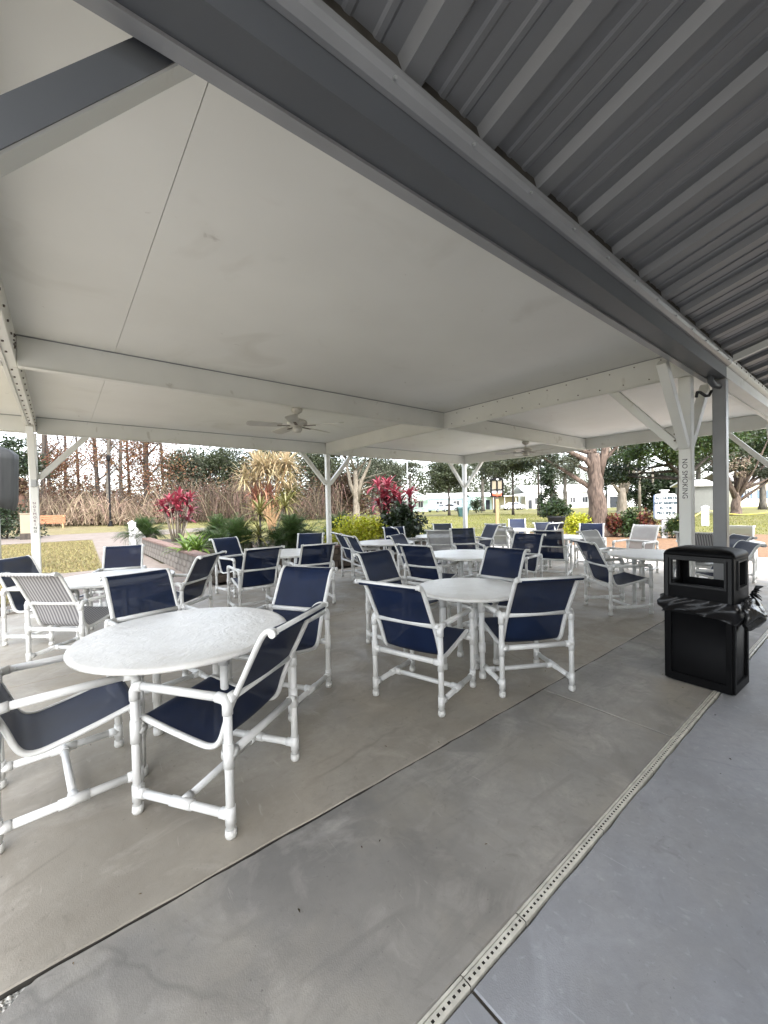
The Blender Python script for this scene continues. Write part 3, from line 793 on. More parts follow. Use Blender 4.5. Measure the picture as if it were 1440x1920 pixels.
# rafter running up the slope at the grey post
b = MB()
for s0, s1 in ((0.03, S_TOP),):
    A = rp_pt(XE + .02, s0, -.075); B = rp_pt(XE + .02, s1, -.075)
    V = []
    for P in (A, B):
        V += [(P[0], P[1], P[2]), (P[0] + .05, P[1], P[2]), (P[0] + .05, P[1], P[2] + .06), (P[0], P[1], P[2] + .06)]
    b.add(V, [(0, 1, 5, 4), (1, 2, 6, 5), (2, 3, 7, 6), (3, 0, 4, 7), (0, 3, 2, 1), (4, 5, 6, 7)])
b.build('rafter', M['white_paint'], wroof)
b = MB(); b.box((4.90, .951, 0.0), (5.0, 1.055, 2.60), bev=.006); gp = b.build('post', M['mid_metal'], wroof)
b = MB(); b.tube([(4.72, 1.03, 2.62), (4.74, 1.03, 2.56), (4.80, 1.02, 2.535), (4.89, 1.0, 2.53)], .026, 10); b.build('conduit_elbow', M['dark_metal'], wroof)
# black rubber strap hooked between the white post braces and the grey post
b = MB(); b.tube([(4.56, 1.095, 2.40), (4.57, 1.09, 2.445), (4.62, 1.08, 2.45), (4.72, 1.065, 2.43), (4.82, 1.06, 2.445), (4.90, 1.058, 2.50)], .013, 8)
tag(b.build('rubber_strap', M['rubber']), 'black rubber strap hooked beside the top of the grey post', 'strap')
# unseen building added behind the camera to shade the walkway floor
cb = tag(empty('shade_building', (-1.0, -2.32, 0)), 'unseen plain beige building wall added behind the walkway to shade its floor', 'building')
b = MB(); b.box((0, -4, 0), (9.2, 0, 3.7)); b.build('wall', M['beige'], cb)
b = MB(); b.box((2.0, -.01, .02), (3.0, .03, 2.1), bev=.01); b.build('door', M['dark_metal'], cb)

# ------------------------------------------------------------------ chairs
PW, PD, PR = .285, .27, .0195           # half width, half depth, pipe radius
PROF = [(.285, .436), (.262, .447), (.20, .432), (.08, .402), (-.06, .372), (-.125, .364), (-.170, .378), (-.200, .420), (-.228, .500),
        (-.265, .590), (-.330, .715), (-.395, .840), (-.425, .893), (-.450, .922), (-.478, .934), (-.500, .930)]
def smooth_prof(P, n=3):
    out = []
    for i in range(len(P) - 1):
        p0 = P[max(i - 1, 0)]; p1 = P[i]; p2 = P[i + 1]; p3 = P[min(i + 2, len(P) - 1)]
        for k in range(n):
            t = k / n
            out.append(tuple(.5 * (2 * p1[a] + (p2[a] - p0[a]) * t + (2 * p0[a] - 5 * p1[a] + 4 * p2[a] - p3[a]) * t * t + (3 * p1[a] - p0[a] - 3 * p2[a] + p3[a]) * t ** 3) for a in (0, 1)))
    out.append(P[-1]); return out
SP = smooth_prof(PROF, 3)

def make_chair():
    root = empty('patio_chair')
    fr = PR + .0042
    for sx in (-1, 1):
        for sy in (-1, 1):
            x, y = sx * PW, sy * PD
            b = MB()
            b.tube([(x, y, .025), (x, y, .60)], PR, 12)
            zt = .37 if sy < 0 else .40
            b.tube([(x, y, zt - .055), (x, y, zt + .055)], fr, 12)            # tee fittings
            b.tube([(x, y, .10 - .04), (x, y, .10 + .04)], fr, 12)
            b.tube([(x, y, .555), (x, y, .600), (x, y - sy * .012, .622), (x, y - sy * .055, .627)], [fr, fr, fr + .001, fr], 12)   # elbow
            if sy < 0: b.tube([(x, y, .620), (x - sx * .05, y, .620)], fr, 12)
            lg = b.build('leg', M['pvc'], root)
            b = MB(); b.tube([(x, y, 0), (x, y, .012), (x, y, .04)], [fr - .002, fr + .003, fr + .001], 12); b.build('foot_cap', M['pvc_fit'], lg)
        x = sx * PW
        b = MB(); b.tube([(x, -PD + .03, .627), (x, PD - .03, .627)], PR, 12)
        b.tube([(x - sx * .019, -.195, .628), (x - sx * .026, -.195, .628)], .007, 6)
        b.build('armrest', M['pvc'], root)
        b = MB(); b.tube([(x, -PD, .10), (x, PD, .10)], PR, 12); b.tube([(x, -.06, .10), (x, .06, .10)], fr, 12)
        b.tube([(x, -PD, .10), (x, -PD + .05, .10)], fr, 12); b.tube([(x, PD, .10), (x, PD - .05, .10)], fr, 12)
        b.build('side_rail', M['pvc'], root)
        xs = sx * .243
        b = MB(); b.tube([(xs, y, z) for y, z in SP], .0165, 10, flat=.8)
        b.build('sling_frame', M['pvc'], root)
        b = MB(); b.tube([(xs + sx * .01, .255, .430), (x, .265, .40)], .010, 8); b.build('seat_bracket', M['pvc_fit'], root)
    b = MB(); b.tube([(-PW + .03, -PD, .620), (PW - .03, -PD, .620)], PR, 12); b.build('back_rail', M['pvc'], root)
    b = MB(); b.tube([(-PW, -PD, .37), (PW, -PD, .37)], PR, 12)
    for s in (-1, 1): b.tube([(s * PW, -PD, .37), (s * (PW - .05), -PD, .37)], fr, 12)
    b.build('rear_rail', M['pvc'], root)
    b = MB(); b.tube([(-PW, PD, .395), (PW, PD, .395)], PR, 12)
    for s in (-1, 1): b.tube([(s * PW, PD, .395), (s * (PW - .05), PD, .395)], fr, 12)
    b.build('front_rail', M['pvc'], root)
    b = MB(); b.tube([(-PW, 0, .10), (PW, 0, .10)], PR * .92, 12)
    for s in (-1, 1): b.tube([(s * PW, 0, .10), (s * (PW - .055), 0, .10)], fr, 12)
    b.build('stretcher', M['pvc'], root)
    b = MB(); b.tube([(-.262, -.497, .927), (.262, -.497, .927)], .0145, 10)
    for s in (-1, 1): b.tube([(s * .258, -.497, .927), (s * .272, -.497, .927)], .019, 10)
    b.build('top_bar', M['pvc'], root)
    # sling: one sheet, a little slack across, rolled over the top bar
    nx = 8; V = []; pr = list(SP)
    n = len(pr)
    for i, (y, z) in enumerate(pr):
        a = pr[max(i - 1, 0)]; c = pr[min(i + 1, n - 1)]
        ty, tz = c[0] - a[0], c[1] - a[1]; l = math.hypot(ty, tz)
        ny, nz = tz / l, -ty / l            # towards the sitter
        edge = min(1, i / 5, (n - 1 - i) / 5)
        for k in range(nx + 1):
            q = -1 + 2 * k / nx
            sag = -.011 * (1 - q * q) * edge + .008
            V.append((q * .236, y + ny * sag, z + nz * sag))
    for (y, z) in [(-.512, .921), (-.508, .909), (-.494, .905), (-.482, .914)]:
        for k in range(nx + 1): V.append((-.236 + .472 * k / nx, y, z))
    rows = n + 4; F = []
    for i in range(rows - 1):
        for k in range(nx):
            o = i * (nx + 1) + k; F.append((o, o + 1, o + nx + 2, o + nx + 1))
    b = MB(); b.add(V, F, True)
    s = b.build('sling', M['navy'], root, fix=False)
    s.material_slots[0].link = 'OBJECT'; s.material_slots[0].material = M['navy']
    return root

chair0 = make_chair()
used = [False]
NAVY = ('navy', 'navy', 'navy_faded')
def chair(cx, cy, fx, fy, label, fabric='navy', group='white pipe frame chairs around the tables'):
    if used[0]: o = copy_tree(chair0)
    else: o = chair0; used[0] = True
    o.location = (cx, cy, .004 if (JY < cy < 8 and cx < 9.6) else 0.0)
    o.rotation_euler = (0, 0, math.atan2(-fx, fy))
    for ch in o.children:
        if ch.name.startswith('sling') and not ch.name.startswith('sling_frame'):
            ch.material_slots[0].material = M[rnd.choice(NAVY) if fabric == 'navy' else fabric]
    tag(o, label, 'chair', group)
    return o

# ------------------------------------------------------------------ tables
def make_table(R, leg):
    root = empty('round_table')
    b = MB(); b.lathe([(0, .722), (R * .5, .722), (R - .03, .7215), (R - .012, .719), (R - .003, .712), (R, .703), (R - .004, .693), (R - .02, .688), (R - .05, .694), (0, .694)], 72)
    b.build('tabletop', M['table_top'], root)
    for k in range(4):
        a = math.pi / 4 + k * math.pi / 2; x, y = leg * math.cos(a), leg * math.sin(a)
        b = MB(); b.tube([(x, y, .02), (x, y, .67)], .0235, 12); b.tube([(x, y, .22), (x, y, .30)], .029, 12); b.tube([(x, y, .56), (x, y, .672)], .032, 12)
        lg = b.build('leg', M['pvc'], root)
        b = MB(); b.tube([(x, y, 0), (x, y, .012), (x, y, .05)], [.028, .031, .029], 12); b.build('foot_cap', M['pvc_fit'], lg)
    for k in range(2):
        a = math.pi / 4 + k * math.pi / 2; x, y = leg * math.cos(a), leg * math.sin(a)
        b = MB(); b.tube([(x, y, .67 - k * .001), (-x, -y, .67 - k * .001)], .022, 10); b.build('top_rail', M['pvc'], root)
    return root
tables = {}
def table(cx, cy, label, R=.60, leg=.31, rz=0.0):
    key = (R, leg)
    if key not in tables: tables[key] = make_table(R, leg); o = tables[key]
    else: o = copy_tree(tables[key])
    o.location = (cx, cy, .004 if cx < 9.6 else 0); o.rotation_euler = (0, 0, rz)
    tag(o, label, 'table', 'round white patio tables')
    return o

table(.60, 2.73, 'nearest round white table with a pebbled top, four navy chairs around it', .605, .31, -.35)
table(.50, 5.58, 'white round table behind the nearest one, with the grey striped chair pulled up', rz=.4)
table(2.95, 6.30, 'white round table in front of the planted bed wall, beside the middle post', rz=.2)
table(2.86, 2.36, 'smaller round white table in the centre with a bright patch on top', .48, .25, .3)
table(4.72, 3.95, 'round white table directly behind the small centre table', rz=.1)
table(5.15, 6.45, 'round white table beside the lime yellow shrub', rz=.5)
table(7.05, 6.65, 'round white table in front of the corner post', rz=.3)
table(8.35, 4.45, 'round white table below the big tree trunk, right of centre', rz=.25)
table(6.42, 2.0, 'round white table just left of the black litter bin', rz=.1)
table(9.9, 6.55, 'distant round white table below the lantern notice board', rz=.1)
table(8.92, 1.85, 'far round white table behind the lettered post and grey post', rz=.6)

C = chair
# nearest table
C(.647, 2.232, -.56, .83, 'nearest chair, navy, seen from behind at the front of the nearest table')
C(.0, 2.72, .99, .06, 'navy chair cut off by the left picture edge, side on, seat showing')
C(.600, 3.55, .20, -.98, 'navy chair on the far left side of the nearest table, back upright')
C(1.30, 2.967, -.86, -.52, 'bright navy chair on the right of the nearest table, facing it')
# second table on the left
C(.13, 5.11, .72, .70, 'grey striped chair seen from behind at the left', 'stripe')
C(-.12, 6.2, .75, -.66, 'navy chair at the left edge beside the grey striped chair')
C(.64, 6.82, -.25, -.97, 'navy chair facing us in front of the lawn and white path')
C(1.08, 5.40, -.68, .73, 'navy chair seen edge on, tilted, between the left table and planter wall')
# table in front of the planter
C(2.44, 7.10, .25, -.97, 'navy chair at the left end of the planter wall table, facing right')
C(2.17, 5.74, .05, 1.0, 'navy chair with its back to us, left of the pair by the planter table')
C(2.98, 5.58, .17, .98, 'navy chair with its back to us, right of the pair by the planter table')
C(3.62, 6.86, -.62, -.78, 'navy chair behind the planter table at the foot of the middle post')
# small centre table
C(2.217, 2.29, .96, .27, 'large navy chair with its back to us, left front of the small centre table')
C(2.967, 1.918, .511, .859, 'large navy chair with its back to us, right front of the small centre table')
C(2.86, 3.25, .10, -.995, 'very dark navy chair behind the left front chair of the centre table')
C(3.57, 2.73, -.97, -.10, 'bright navy chair on the far right side of the small centre table')
# table behind it
C(4.14, 4.08, .97, .24, 'navy chair with its back to us, left of the table behind the centre table')
C(4.82, 5.03, .35, -.94, 'navy chair with a white side frame, between two tables left of centre')
C(5.68, 3.72, -.95, -.12, 'navy chair directly behind the bright chair right of the centre table')
C(6.42, 5.34, -.62, -.78, 'navy chair facing us across the second centre table')
# table beside the lime shrub
C(4.78, 6.80, .96, -.22, 'leftmost of two navy chairs in a row beside the lime shrub')
C(4.53, 6.00, .97, -.20, 'navy chair second in the row beside the lime shrub, nearer to us')
C(6.05, 7.03, -.45, -.89, 'navy chair facing us in front of the red leaved plant')
# table before the corner post
C(6.45, 6.02, .85, .50, 'small light grey chair half hidden left of the corner post', 'graymesh')
C(6.62, 7.15, .85, -.50, 'navy chair with a curved white frame behind the small light grey chair')
C(7.70, 7.10, -.60, -.80, 'navy chair facing us left of the corner post foot')
C(7.75, 6.15, -.90, .30, 'navy chair right at the foot of the corner post')
# table below the lantern board
C(9.05, 6.45, .88, .42, 'light grey mesh chair right of the corner post with white arms', 'graymesh')
C(10.95, 7.1, -.80, -.60, 'farthest navy chair, below the lantern notice board')
C(9.75, 5.70, .10, .99, 'navy chair with its back to us in front of the black light pole')
# table below the big tree
C(9.35, 5.15, -.62, -.78, 'navy chair facing us behind the table below the big tree, white rim')
C(8.05, 4.95, .75, -.60, 'slim grey chair in profile left of the table below the big tree', 'olive')
C(9.20, 4.15, -.80, -.30, 'navy chair in front of the foot of the big tree trunk')
C(7.50, 4.10, .90, .30, 'navy chair side on, left of the table below the big tree')
# table left of the bin
C(5.85, 2.295, .815, -.58, 'navy chair standing alone left of the litter bin, back to us')
C(7.25, 2.88, -.15, -.99, 'olive grey mesh chair behind the lone navy chair', 'olive')
C(9.05, 3.20, -.985, .12, 'pale grey mesh chair right of the olive chair, facing left', 'graymesh')
C(6.16, 1.43, -.50, .86, 'navy chair nearest the litter bin on its right, only the tilted back showing')
# table behind the bin
C(8.29, 1.92, 1.0, .0, 'grey striped chair behind the white lettered post', 'stripe')
C(7.20, 1.67, -.57, .82, 'navy chair right of the grey post, tilted back, second from the litter bin')
C(9.50, 1.75, -.98, -.10, 'olive grey chair far behind the grey post', 'olive')

# ------------------------------------------------------------------ litter bin
def litter_bin(loc, rz):
    root = empty('litter_bin', loc, rz); tag(root, 'tall black plastic litter bin with open hood and bin bag', 'litter bin')
    w, d = .225, .195           # half width (y), half depth (x); front looks to -x
    def rrect(hx, hy, r, n=4):
        P = []
        for cx, cy, a0 in ((hx - r, hy - r, 0), (-hx + r, hy - r, 90), (-hx + r, -hy + r, 180), (hx - r, -hy + r, 270)):
            for k in range(n + 1):
                a = math.radians(a0 + 90 * k / n); P.append((cx + r * math.cos(a), cy + r * math.sin(a)))
        return P
    def shell(b, rings):
        n = len(rings[0][0]); V = [(x, y, z) for P, z in rings for x, y in P]; F = []
        for i in range(len(rings) - 1):
            for k in range(n):
                j = (k + 1) % n; F.append((i * n + k, i * n + j, (i + 1) * n + j, (i + 1) * n + k))
        F.append(tuple(reversed(range(n)))); F.append(tuple((len(rings) - 1) * n + k for k in range(n)))
        b.add(V, F, True)
    b = MB(); shell(b, [(rrect(d - .022, w - .022, .03), 0), (rrect(d - .016, w - .016, .035), .02), (rrect(d - .010, w - .010, .035), .60)])
    body = b.build('bin_body', M['black_plastic'], root)
    def frame_panel(b, ax, s, off, half, z0, z1, bw, t):
        """raised border on one side leaving a recessed panel; ax 0: the +-x faces"""
        def q(a, z, o):
            return (s * (off + o), a, z) if ax == 0 else (a, s * (off + o), z)
        for (a0, a1, y0, y1) in ((-half, half, z0, z0 + bw * 1.6), (-half, half, z1 - bw, z1), (-half, -half + bw, z0 + bw * 1.6, z1 - bw), (half - bw, half, z0 + bw * 1.6, z1 - bw)):
            V = [q(a0, y0, 0), q(a1, y0, 0), q(a1, y1, 0), q(a0, y1, 0), q(a0, y0, t), q(a1, y0, t), q(a1, y1, t), q(a0, y1, t)]
            b.add(V, [(0, 1, 2, 3), (4, 5, 6, 7), (0, 1, 5, 4), (1, 2, 6, 5), (2, 3, 7, 6), (3, 0, 4, 7)])
    b = MB()
    for s in (-1, 1):
        frame_panel(b, 0, s, d - .014, w - .012, .012, .60, .038, .016)
        frame_panel(b, 1, s, w - .014, d - .012, .012, .60, .038, .016)
    b.build('panel_frame', M['black_plastic'], root)
    # hood: four walls with openings, top dome
    b = MB(); z0, z1 = .655, 1.035; ow = .165; oz0, oz1 = .80, .985; od = .10
    t = .016
    for s in (-1, 1):
        for (a0, a1, y0, y1) in ((-w, w, z0, oz0), (-w, w, oz1, z1), (-w, -ow, oz0, oz1), (ow, w, oz0, oz1)):
            b.box((min(s * d, s * (d - t)), a0, y0), (max(s * d, s * (d - t)), a1, y1))
        for (a0, a1, y0, y1) in ((-d + t, d - t, z0, oz0), (-d + t, d - t, oz1, z1), (-d + t, -od, oz0, oz1), (od, d - t, oz0, oz1)):
            b.box((a0, min(s * w, s * (w - t)), y0), (a1, max(s * w, s * (w - t)), y1))
    hood = b.build('hood', M['black_plastic'], root)
    b = MB()
    for s in (-1, 1):       # raised rim round the front and rear opening, and a frame on the hood face
        for half, y0, y1, bw, tt in ((ow + .018, oz0 - .018, oz1 + .018, .014, .012), (w - .012, z0 + .012, z1 - .012, .022, .009)):
            for (a0, a1, p0, p1) in ((-half, half, y0, y0 + bw), (-half, half, y1 - bw, y1), (-half, -half + bw, y0 + bw, y1 - bw), (half - bw, half, y0 + bw, y1 - bw)):
                lo, hi = sorted((s * d, s * (d + tt))); b.box((lo, a0, p0), (hi, a1, p1))
        for (a0, a1, p0, p1) in ((-od - .018, od + .018, oz0 - .018, oz0 - .004), (-od - .018, od + .018, oz1 + .004, oz1 + .018), (-od - .018, -od - .004, oz0 - .004, oz1 + .004), (od + .004, od + .018, oz0 - .004, oz1 + .004)):
            lo, hi = sorted((s * w, s * (w + .010))); b.box((a0, lo, p0), (a1, hi, p1))
    b.build('opening_rim', M['black_matte'], hood)
    b = MB(); shell(b, [(rrect(d + .004, w + .004, .03), 1.020), (rrect(d + .004, w + .004, .032), 1.040), (rrect(d - .004, w - .004, .036), 1.056), (rrect(d - .020, w - .020, .04), 1.068), (rrect(d - .06, w - .06, .05), 1.080), (rrect(d - .12, w - .12, .04), 1.087)])
    b.build('domed_top', M['black_plastic'], hood)
    b = MB(); shell(b, [(rrect(d - .006, w - .006, .03), .60), (rrect(d + .004, w + .004, .03), .61), (rrect(d + .004, w + .004, .03), .656)]); b.build('bin_rim', M['black_matte'], root)
    # bag skirt: crumpled band round the rim
    n, m = 132, 10; V, F = [], []
    base = []
    P = rrect(d + .016, w + .016, .035, 6)
    per = [0]
    for i in range(len(P)): per.append(per[-1] + math.dist(P[i], P[(i + 1) % len(P)]))
    for k in range(n):
        s = per[-1] * k / n
        i = max(j for j in range(len(P)) if per[j] <= s + 1e-9); t_ = (s - per[i]) / max(per[i + 1] - per[i], 1e-9)
        a, c = P[i], P[(i + 1) % len(P)]; base.append((a[0] + (c[0] - a[0]) * t_, a[1] + (c[1] - a[1]) * t_))
    ph = [rnd.uniform(0, 6.28) for _ in range(8)]
    for j in range(m + 1):
        q = j / m
        for k in range(n):
            a = 2 * math.pi * k / n
            z = .690 - .128 * q + .014 * math.sin(3 * a + ph[0]) * q + .008 * math.sin(7 * a + ph[1]) * q + .016 * math.sin(2 * a + ph[2]) * q
            bul = .030 * math.sin(math.pi * min(1, q * 1.1)) * (0.7 + .5 * math.sin(4 * a + ph[3])) + .007 * math.sin(13 * a + 11 * q + ph[4]) + .005 * math.sin(21 * a + 15 * q + ph[5]) + .006 * abs(math.sin(9 * q + 6 * a + ph[6]))
            x, y = base[k]; l = math.hypot(x, y); V.append((x + x / l * bul, y + y / l * bul, z))
    for j in range(m):
        for k in range(n): F.append((j * n + k, j * n + (k + 1) % n, (j + 1) * n + (k + 1) % n, (j + 1) * n + k))
    b = MB(); b.add(V, F, True); bag = b.build('bin_bag', M['bag'], root)
    # gathered slack of the bag, tied off at the side that looks to -y
    V, F = [], []; n, m = 26, 12
    for j in range(m + 1):
        q = j / m; yy = -w - .005 - .115 * q; prof = (.085 + .045 * math.sin(math.pi * q)) * (1 - .72 * q ** 2.2)
        for k in range(n):
            a = 2 * math.pi * k / n; cr = 1 + .10 * math.sin(7 * a + 5 * q) + .06 * math.sin(13 * a - 9 * q)
            V.append((.03 + prof * 1.35 * cr * math.cos(a), yy + .015 * math.sin(3 * a + 4 * q), .60 - .02 * q + prof * cr * math.sin(a)))
    for j in range(m):
        for k in range(n): F.append((j * n + k, j * n + (k + 1) % n, (j + 1) * n + (k + 1) % n, (j + 1) * n + k))
    F.append(tuple(m * n + k for k in range(n)))
    b = MB(); b.add(V, F, True); b.build('bag_slack', M['bag_gloss'], bag)
    b = MB(); yk = -w - .055
    b.ball((.08, yk, .745), (.02, .018, .022), 8, 5)
    for k in range(5):
        a = k * 1.25 + .3; r = .05 + .02 * (k % 2)
        b.tube([(.08, yk, .745), (.08 + r * .6 * math.cos(a), yk - .3 * r, .745 + r * .55 * math.sin(a) + .01), (.08 + r * math.cos(a), yk - .75 * r, .745 + r * .8 * math.sin(a))], [.012, .016, .003], 6, flat=.4)
    b.tube([(.08, yk + .02, .735), (.07, yk - .005, .70), (.05, yk - .02, .66)], [.012, .02, .03], 8, flat=.5)
    b.build('bag_knot', M['bag'], bag)
    return root
litter_bin((4.055, .924, 0.001), math.radians(-2.5))
# a few dead leaf scraps on the concrete
lb = MB()
for i in range(46):
    x = rnd.uniform(-.1, 4.5); y = rnd.choice((rnd.uniform(-.2, .78), rnd.uniform(.86, 1.68), rnd.uniform(1.72, 5.0), rnd.uniform(1.72, 3.0)))
    z = .0075 if y > 1.7 else .0025; s = rnd.uniform(.004, .012); a = rnd.uniform(0, 6.28); ca, sa = math.cos(a) * s, math.sin(a) * s
    lb.add([(x - ca, y - sa, z), (x + sa * .4, y - ca * .4, z + s * .5), (x + ca, y + sa, z), (x - sa * .4, y + ca * .4, z + s * .3)], [(0, 1, 2, 3)])
tag(lb.build('leaf_litter', M['drybrush']), 'tiny dead leaf scraps scattered on the concrete floor', 'litter', None, 'stuff')

# ------------------------------------------------------------------ raised planter of split blocks
planter = empty('raised_planter', (2.2, 8.3, 0)); tag(planter, 'low split block planter wall with reddish cap stones, full of plants', 'planter')
def ppart(o): o.parent = planter; o.matrix_parent_inverse = Matrix.Translation(-Vector(planter.location)); return o
def block_mesh(nm, l, w, h, m):
    b = MB(); b.box((0, 0, 0), (l, w, h), bev=.008)
    for i, v in enumerate(b.v):
        b.v[i] = tuple(c + rnd.uniform(-.004, .004) for c in v)
    me = b.mesh(nm); me.materials.append(m); return me
BL, BW, BH = .392, .19, .152
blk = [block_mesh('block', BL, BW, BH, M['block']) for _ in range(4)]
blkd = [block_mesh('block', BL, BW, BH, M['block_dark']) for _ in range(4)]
hlf = [block_mesh('block', .192, BW, BH, M['block']) for _ in range(2)]
hlfd = [block_mesh('block', .192, BW, BH, M['block_dark']) for _ in range(2)]
capm = [block_mesh('cap_stone', .388, .26, .052, M['cap']) for _ in range(4)]
def place(me, name, x, y, z, rz):
    o = bpy.data.objects.new(name, me); COL.objects.link(o); o.location = (x, y, z); o.rotation_euler = (0, 0, rz); return ppart(o)
X0, Y0, X1, Y1 = 2.22, 8.30, 9.05, 16.3
for c in range(3):
    z = c * .158 + .002
    x = X0 + (0.2 if c % 2 else 0) + .2
    if c % 2: place(rnd.choice(hlfd), 'block', X0 + .2, Y0 + rnd.uniform(-.004, .004), z, 0)
    while x < X1 - .35:
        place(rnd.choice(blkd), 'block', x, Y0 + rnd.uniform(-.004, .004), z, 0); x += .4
    y = Y0 + (0.2 if c % 2 else 0)
    if c % 2: place(rnd.choice(hlf), 'block', X0 + BW, Y0, z, math.pi / 2)
    while y < Y1 - .35:
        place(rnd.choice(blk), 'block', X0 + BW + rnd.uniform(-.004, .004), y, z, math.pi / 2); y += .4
x = X0 - .03
while x < X1 - .3:
    place(rnd.choice(capm), 'cap_stone', x, Y0 - .035 + rnd.uniform(-.003, .003), .478, 0); x += .394
y = Y0 + .23
while y < Y1 - .3:
    place(rnd.choice(capm), 'cap_stone', X0 + .225 + rnd.uniform(-.003, .003), y, .478, math.pi / 2); y += .394
b = MB(); b.box((X0 + .02, Y0 + .03, 0.0), (X1 - .4, Y0 + .17, .45)); b.box((X0 + .02, Y0 + .18, 0.0), (X0 + .17, Y1 - .1, .45)); ppart(b.build('wall_core', M['joint']))
b = MB(); b.box((X0 + .2, Y0 + .2, .1), (X1 - .4, 12.4, .43)); b.box((X0 + .2, 12.4, .1), (4.2, Y1 - .1, .43)); ppart(b.build('soil_bed', M['soil']))
b = MB(); b.box((X0 - .4, Y0 - .02, 0.005), (X0 - .03, Y0 + .16, .11), bev=.02)
tag(b.build('kerb_end', M['yellow_paint']), 'yellow painted kerb end at the corner of the planter wall', 'kerb')

# white vinyl posts at the far end of the planter wall
fp = empty('fence_post', (1.98, 16.6, -.04)); tag(fp, 'white vinyl post at the far end of the planter wall', 'post')
b = MB(); b.box((-.1, -.1, 0), (.1, .1, 1.05), bev=.01); b.build('post_shaft', M['sign_white'], fp)
b = MB(); b.lathe([(.135, 1.05), (.14, 1.08), (.0, 1.17)], 4, smooth=False); b.build('post_cap', M['sign_white'], fp)
b = MB(); b.add([(.1, -.03, .95), (.1, .03, .95), (.42, .03, .55), (.42, -.03, .55), (.1, -.03, 0), (.1, .03, 0), (.42, .03, 0), (.42, -.03, 0)], [(0, 1, 2, 3), (4, 5, 6, 7), (0, 3, 7, 4), (1, 2, 6, 5), (3, 2, 6, 7)]); b.build('side_board', M['sign_white'], fp)

# ------------------------------------------------------------------ plants with strap leaves
def strap(L_, w, droop, fold=.25, seg=6, curl=1.0):
    V, F = [], []
    x = z = 0.0; a = 0.0
    for i in range(seg + 1):
        t = i / seg
        hw = w / 2 * max(.04, (math.sin(math.pi * min(1, .18 + .82 * t)) ** .7 if t < .999 else .02))
        if t < .15: hw = w / 2 * (.55 + 3 * t)
        V += [(x, -hw, z + hw * fold), (x, 0, z), (x, hw, z + hw * fold)]
        a = -droop * (t ** curl); x += L_ / seg * math.cos(a); z += L_ / seg * math.sin(a)
    for i in range(seg):
        for k in range(2): F.append((i * 3 + k, i * 3 + k + 1, i * 3 + 4 + k, i * 3 + 3 + k))
    return V, F
def leaf_mesh(name, m, *a, **k):
    b = MB(); V, F = strap(*a, **k); b.add(V, F, True); me = b.mesh(name); me.materials.append(m); return me
def put(me, name, parent, loc, az, el, roll=0.0, s=1.0):
    o = bpy.data.objects.new(name, me); COL.objects.link(o); o.parent = parent
    o.matrix_local = Matrix.Translation(loc) @ Matrix.Rotation(az, 4, 'Z') @ Matrix.Rotation(-el, 4, 'Y') @ Matrix.Rotation(roll, 4, 'X') @ Matrix.Scale(s, 4)
    return o
def rosette(parent, c, n, meshes, el0, el1, name='leaf', tilt=(0, 0)):
    for i in range(n):
        t = i / max(1, n - 1)
        az = i * 2.39996 + rnd.uniform(-.2, .2)
        el = el0 + (el1 - el0) * t + rnd.uniform(-.12, .12)
        el += tilt[0] * math.cos(az - tilt[1])
        put(rnd.choice(meshes), name, parent, (c[0], c[1], c[2] + .10 * (1 - t) * -.6), az, el, rnd.uniform(-.3, .3), rnd.uniform(.8, 1.12))
def stem(parent, pts, r, m, name='stem'):
    b = MB(); b.tube(pts, r, 8); return b.build(name, m, parent)
def plant(name, u, depth, z, label, cat='plant', group=None):
    x, y = at(u, depth); return tag(empty(name, (x, y, z)), label, cat, group)

# crimson ti plants
rl = [leaf_mesh('leaf', M['red_leaf'], .46, .075, d_, seg=5) for d_ in (.7, 1.1, 1.6)]
dl = [leaf_mesh('leaf', M['darkred_leaf'], .50, .09, d_, seg=5) for d_ in (.9, 1.4)]
p = plant('ti_plant', 330, 13.0, .43, 'crimson leaved plant on pale bare stems at the left of the planter', group='crimson plants in the planter')
for (dx, dy, zt, n) in ((-.30, .1, 1.00, 15), (-.05, -.1, 1.22, 18), (.22, .05, 1.34, 18), (.42, -.05, 1.42, 16), (.10, .2, .92, 14), (.48, .15, .98, 14), (-.22, -.1, 1.32, 15), (.30, -.2, .70, 12), (-.38, .1, 1.18, 16), (.10, .0, 1.45, 18), (-.12, .15, .82, 12), (.36, .1, 1.20, 16), (.0, -.2, 1.05, 14)):
    stem(p, [(dx * .3, dy * .3, 0), (dx * .6, dy * .8, zt * .5), (dx, dy, zt)], [.028, .022, .018], M['palebark'])
    rosette(p, (dx, dy, zt), n, rl if zt > .9 else dl, .05, 1.35)
p = plant('ti_plant', 738, 11.8, .43, 'tall crimson plant with dark red lower leaves above the lime shrub', group='crimson plants in the planter')
for (dx, dz, n, ms) in ((-.52, 1.58, 22, rl), (-.08, 1.55, 30, rl), (.46, 1.28, 24, rl), (-.40, 1.08, 24, rl), (.0, 1.30, 22, rl), (-.22, 1.28, 20, rl), (-.12, 1.05, 22, dl), (.12, 1.18, 18, rl), (.24, .98, 18, dl), (-.28, .80, 17, rl), (.50, .86, 14, dl), (.02, .72, 16, dl)):
    dy = rnd.uniform(-.2, .2); vx, vy = dx * .78, -dx * .62
    stem(p, [(vx * .3, vy * .3 + dy, 0), (vx * .8, vy * .8 + dy, dz * .6), (vx, vy + dy, dz)], [.028, .022, .018], M['graybark'])
    rosette(p, (vx, vy + dy, dz), n, ms, .0, 1.4)
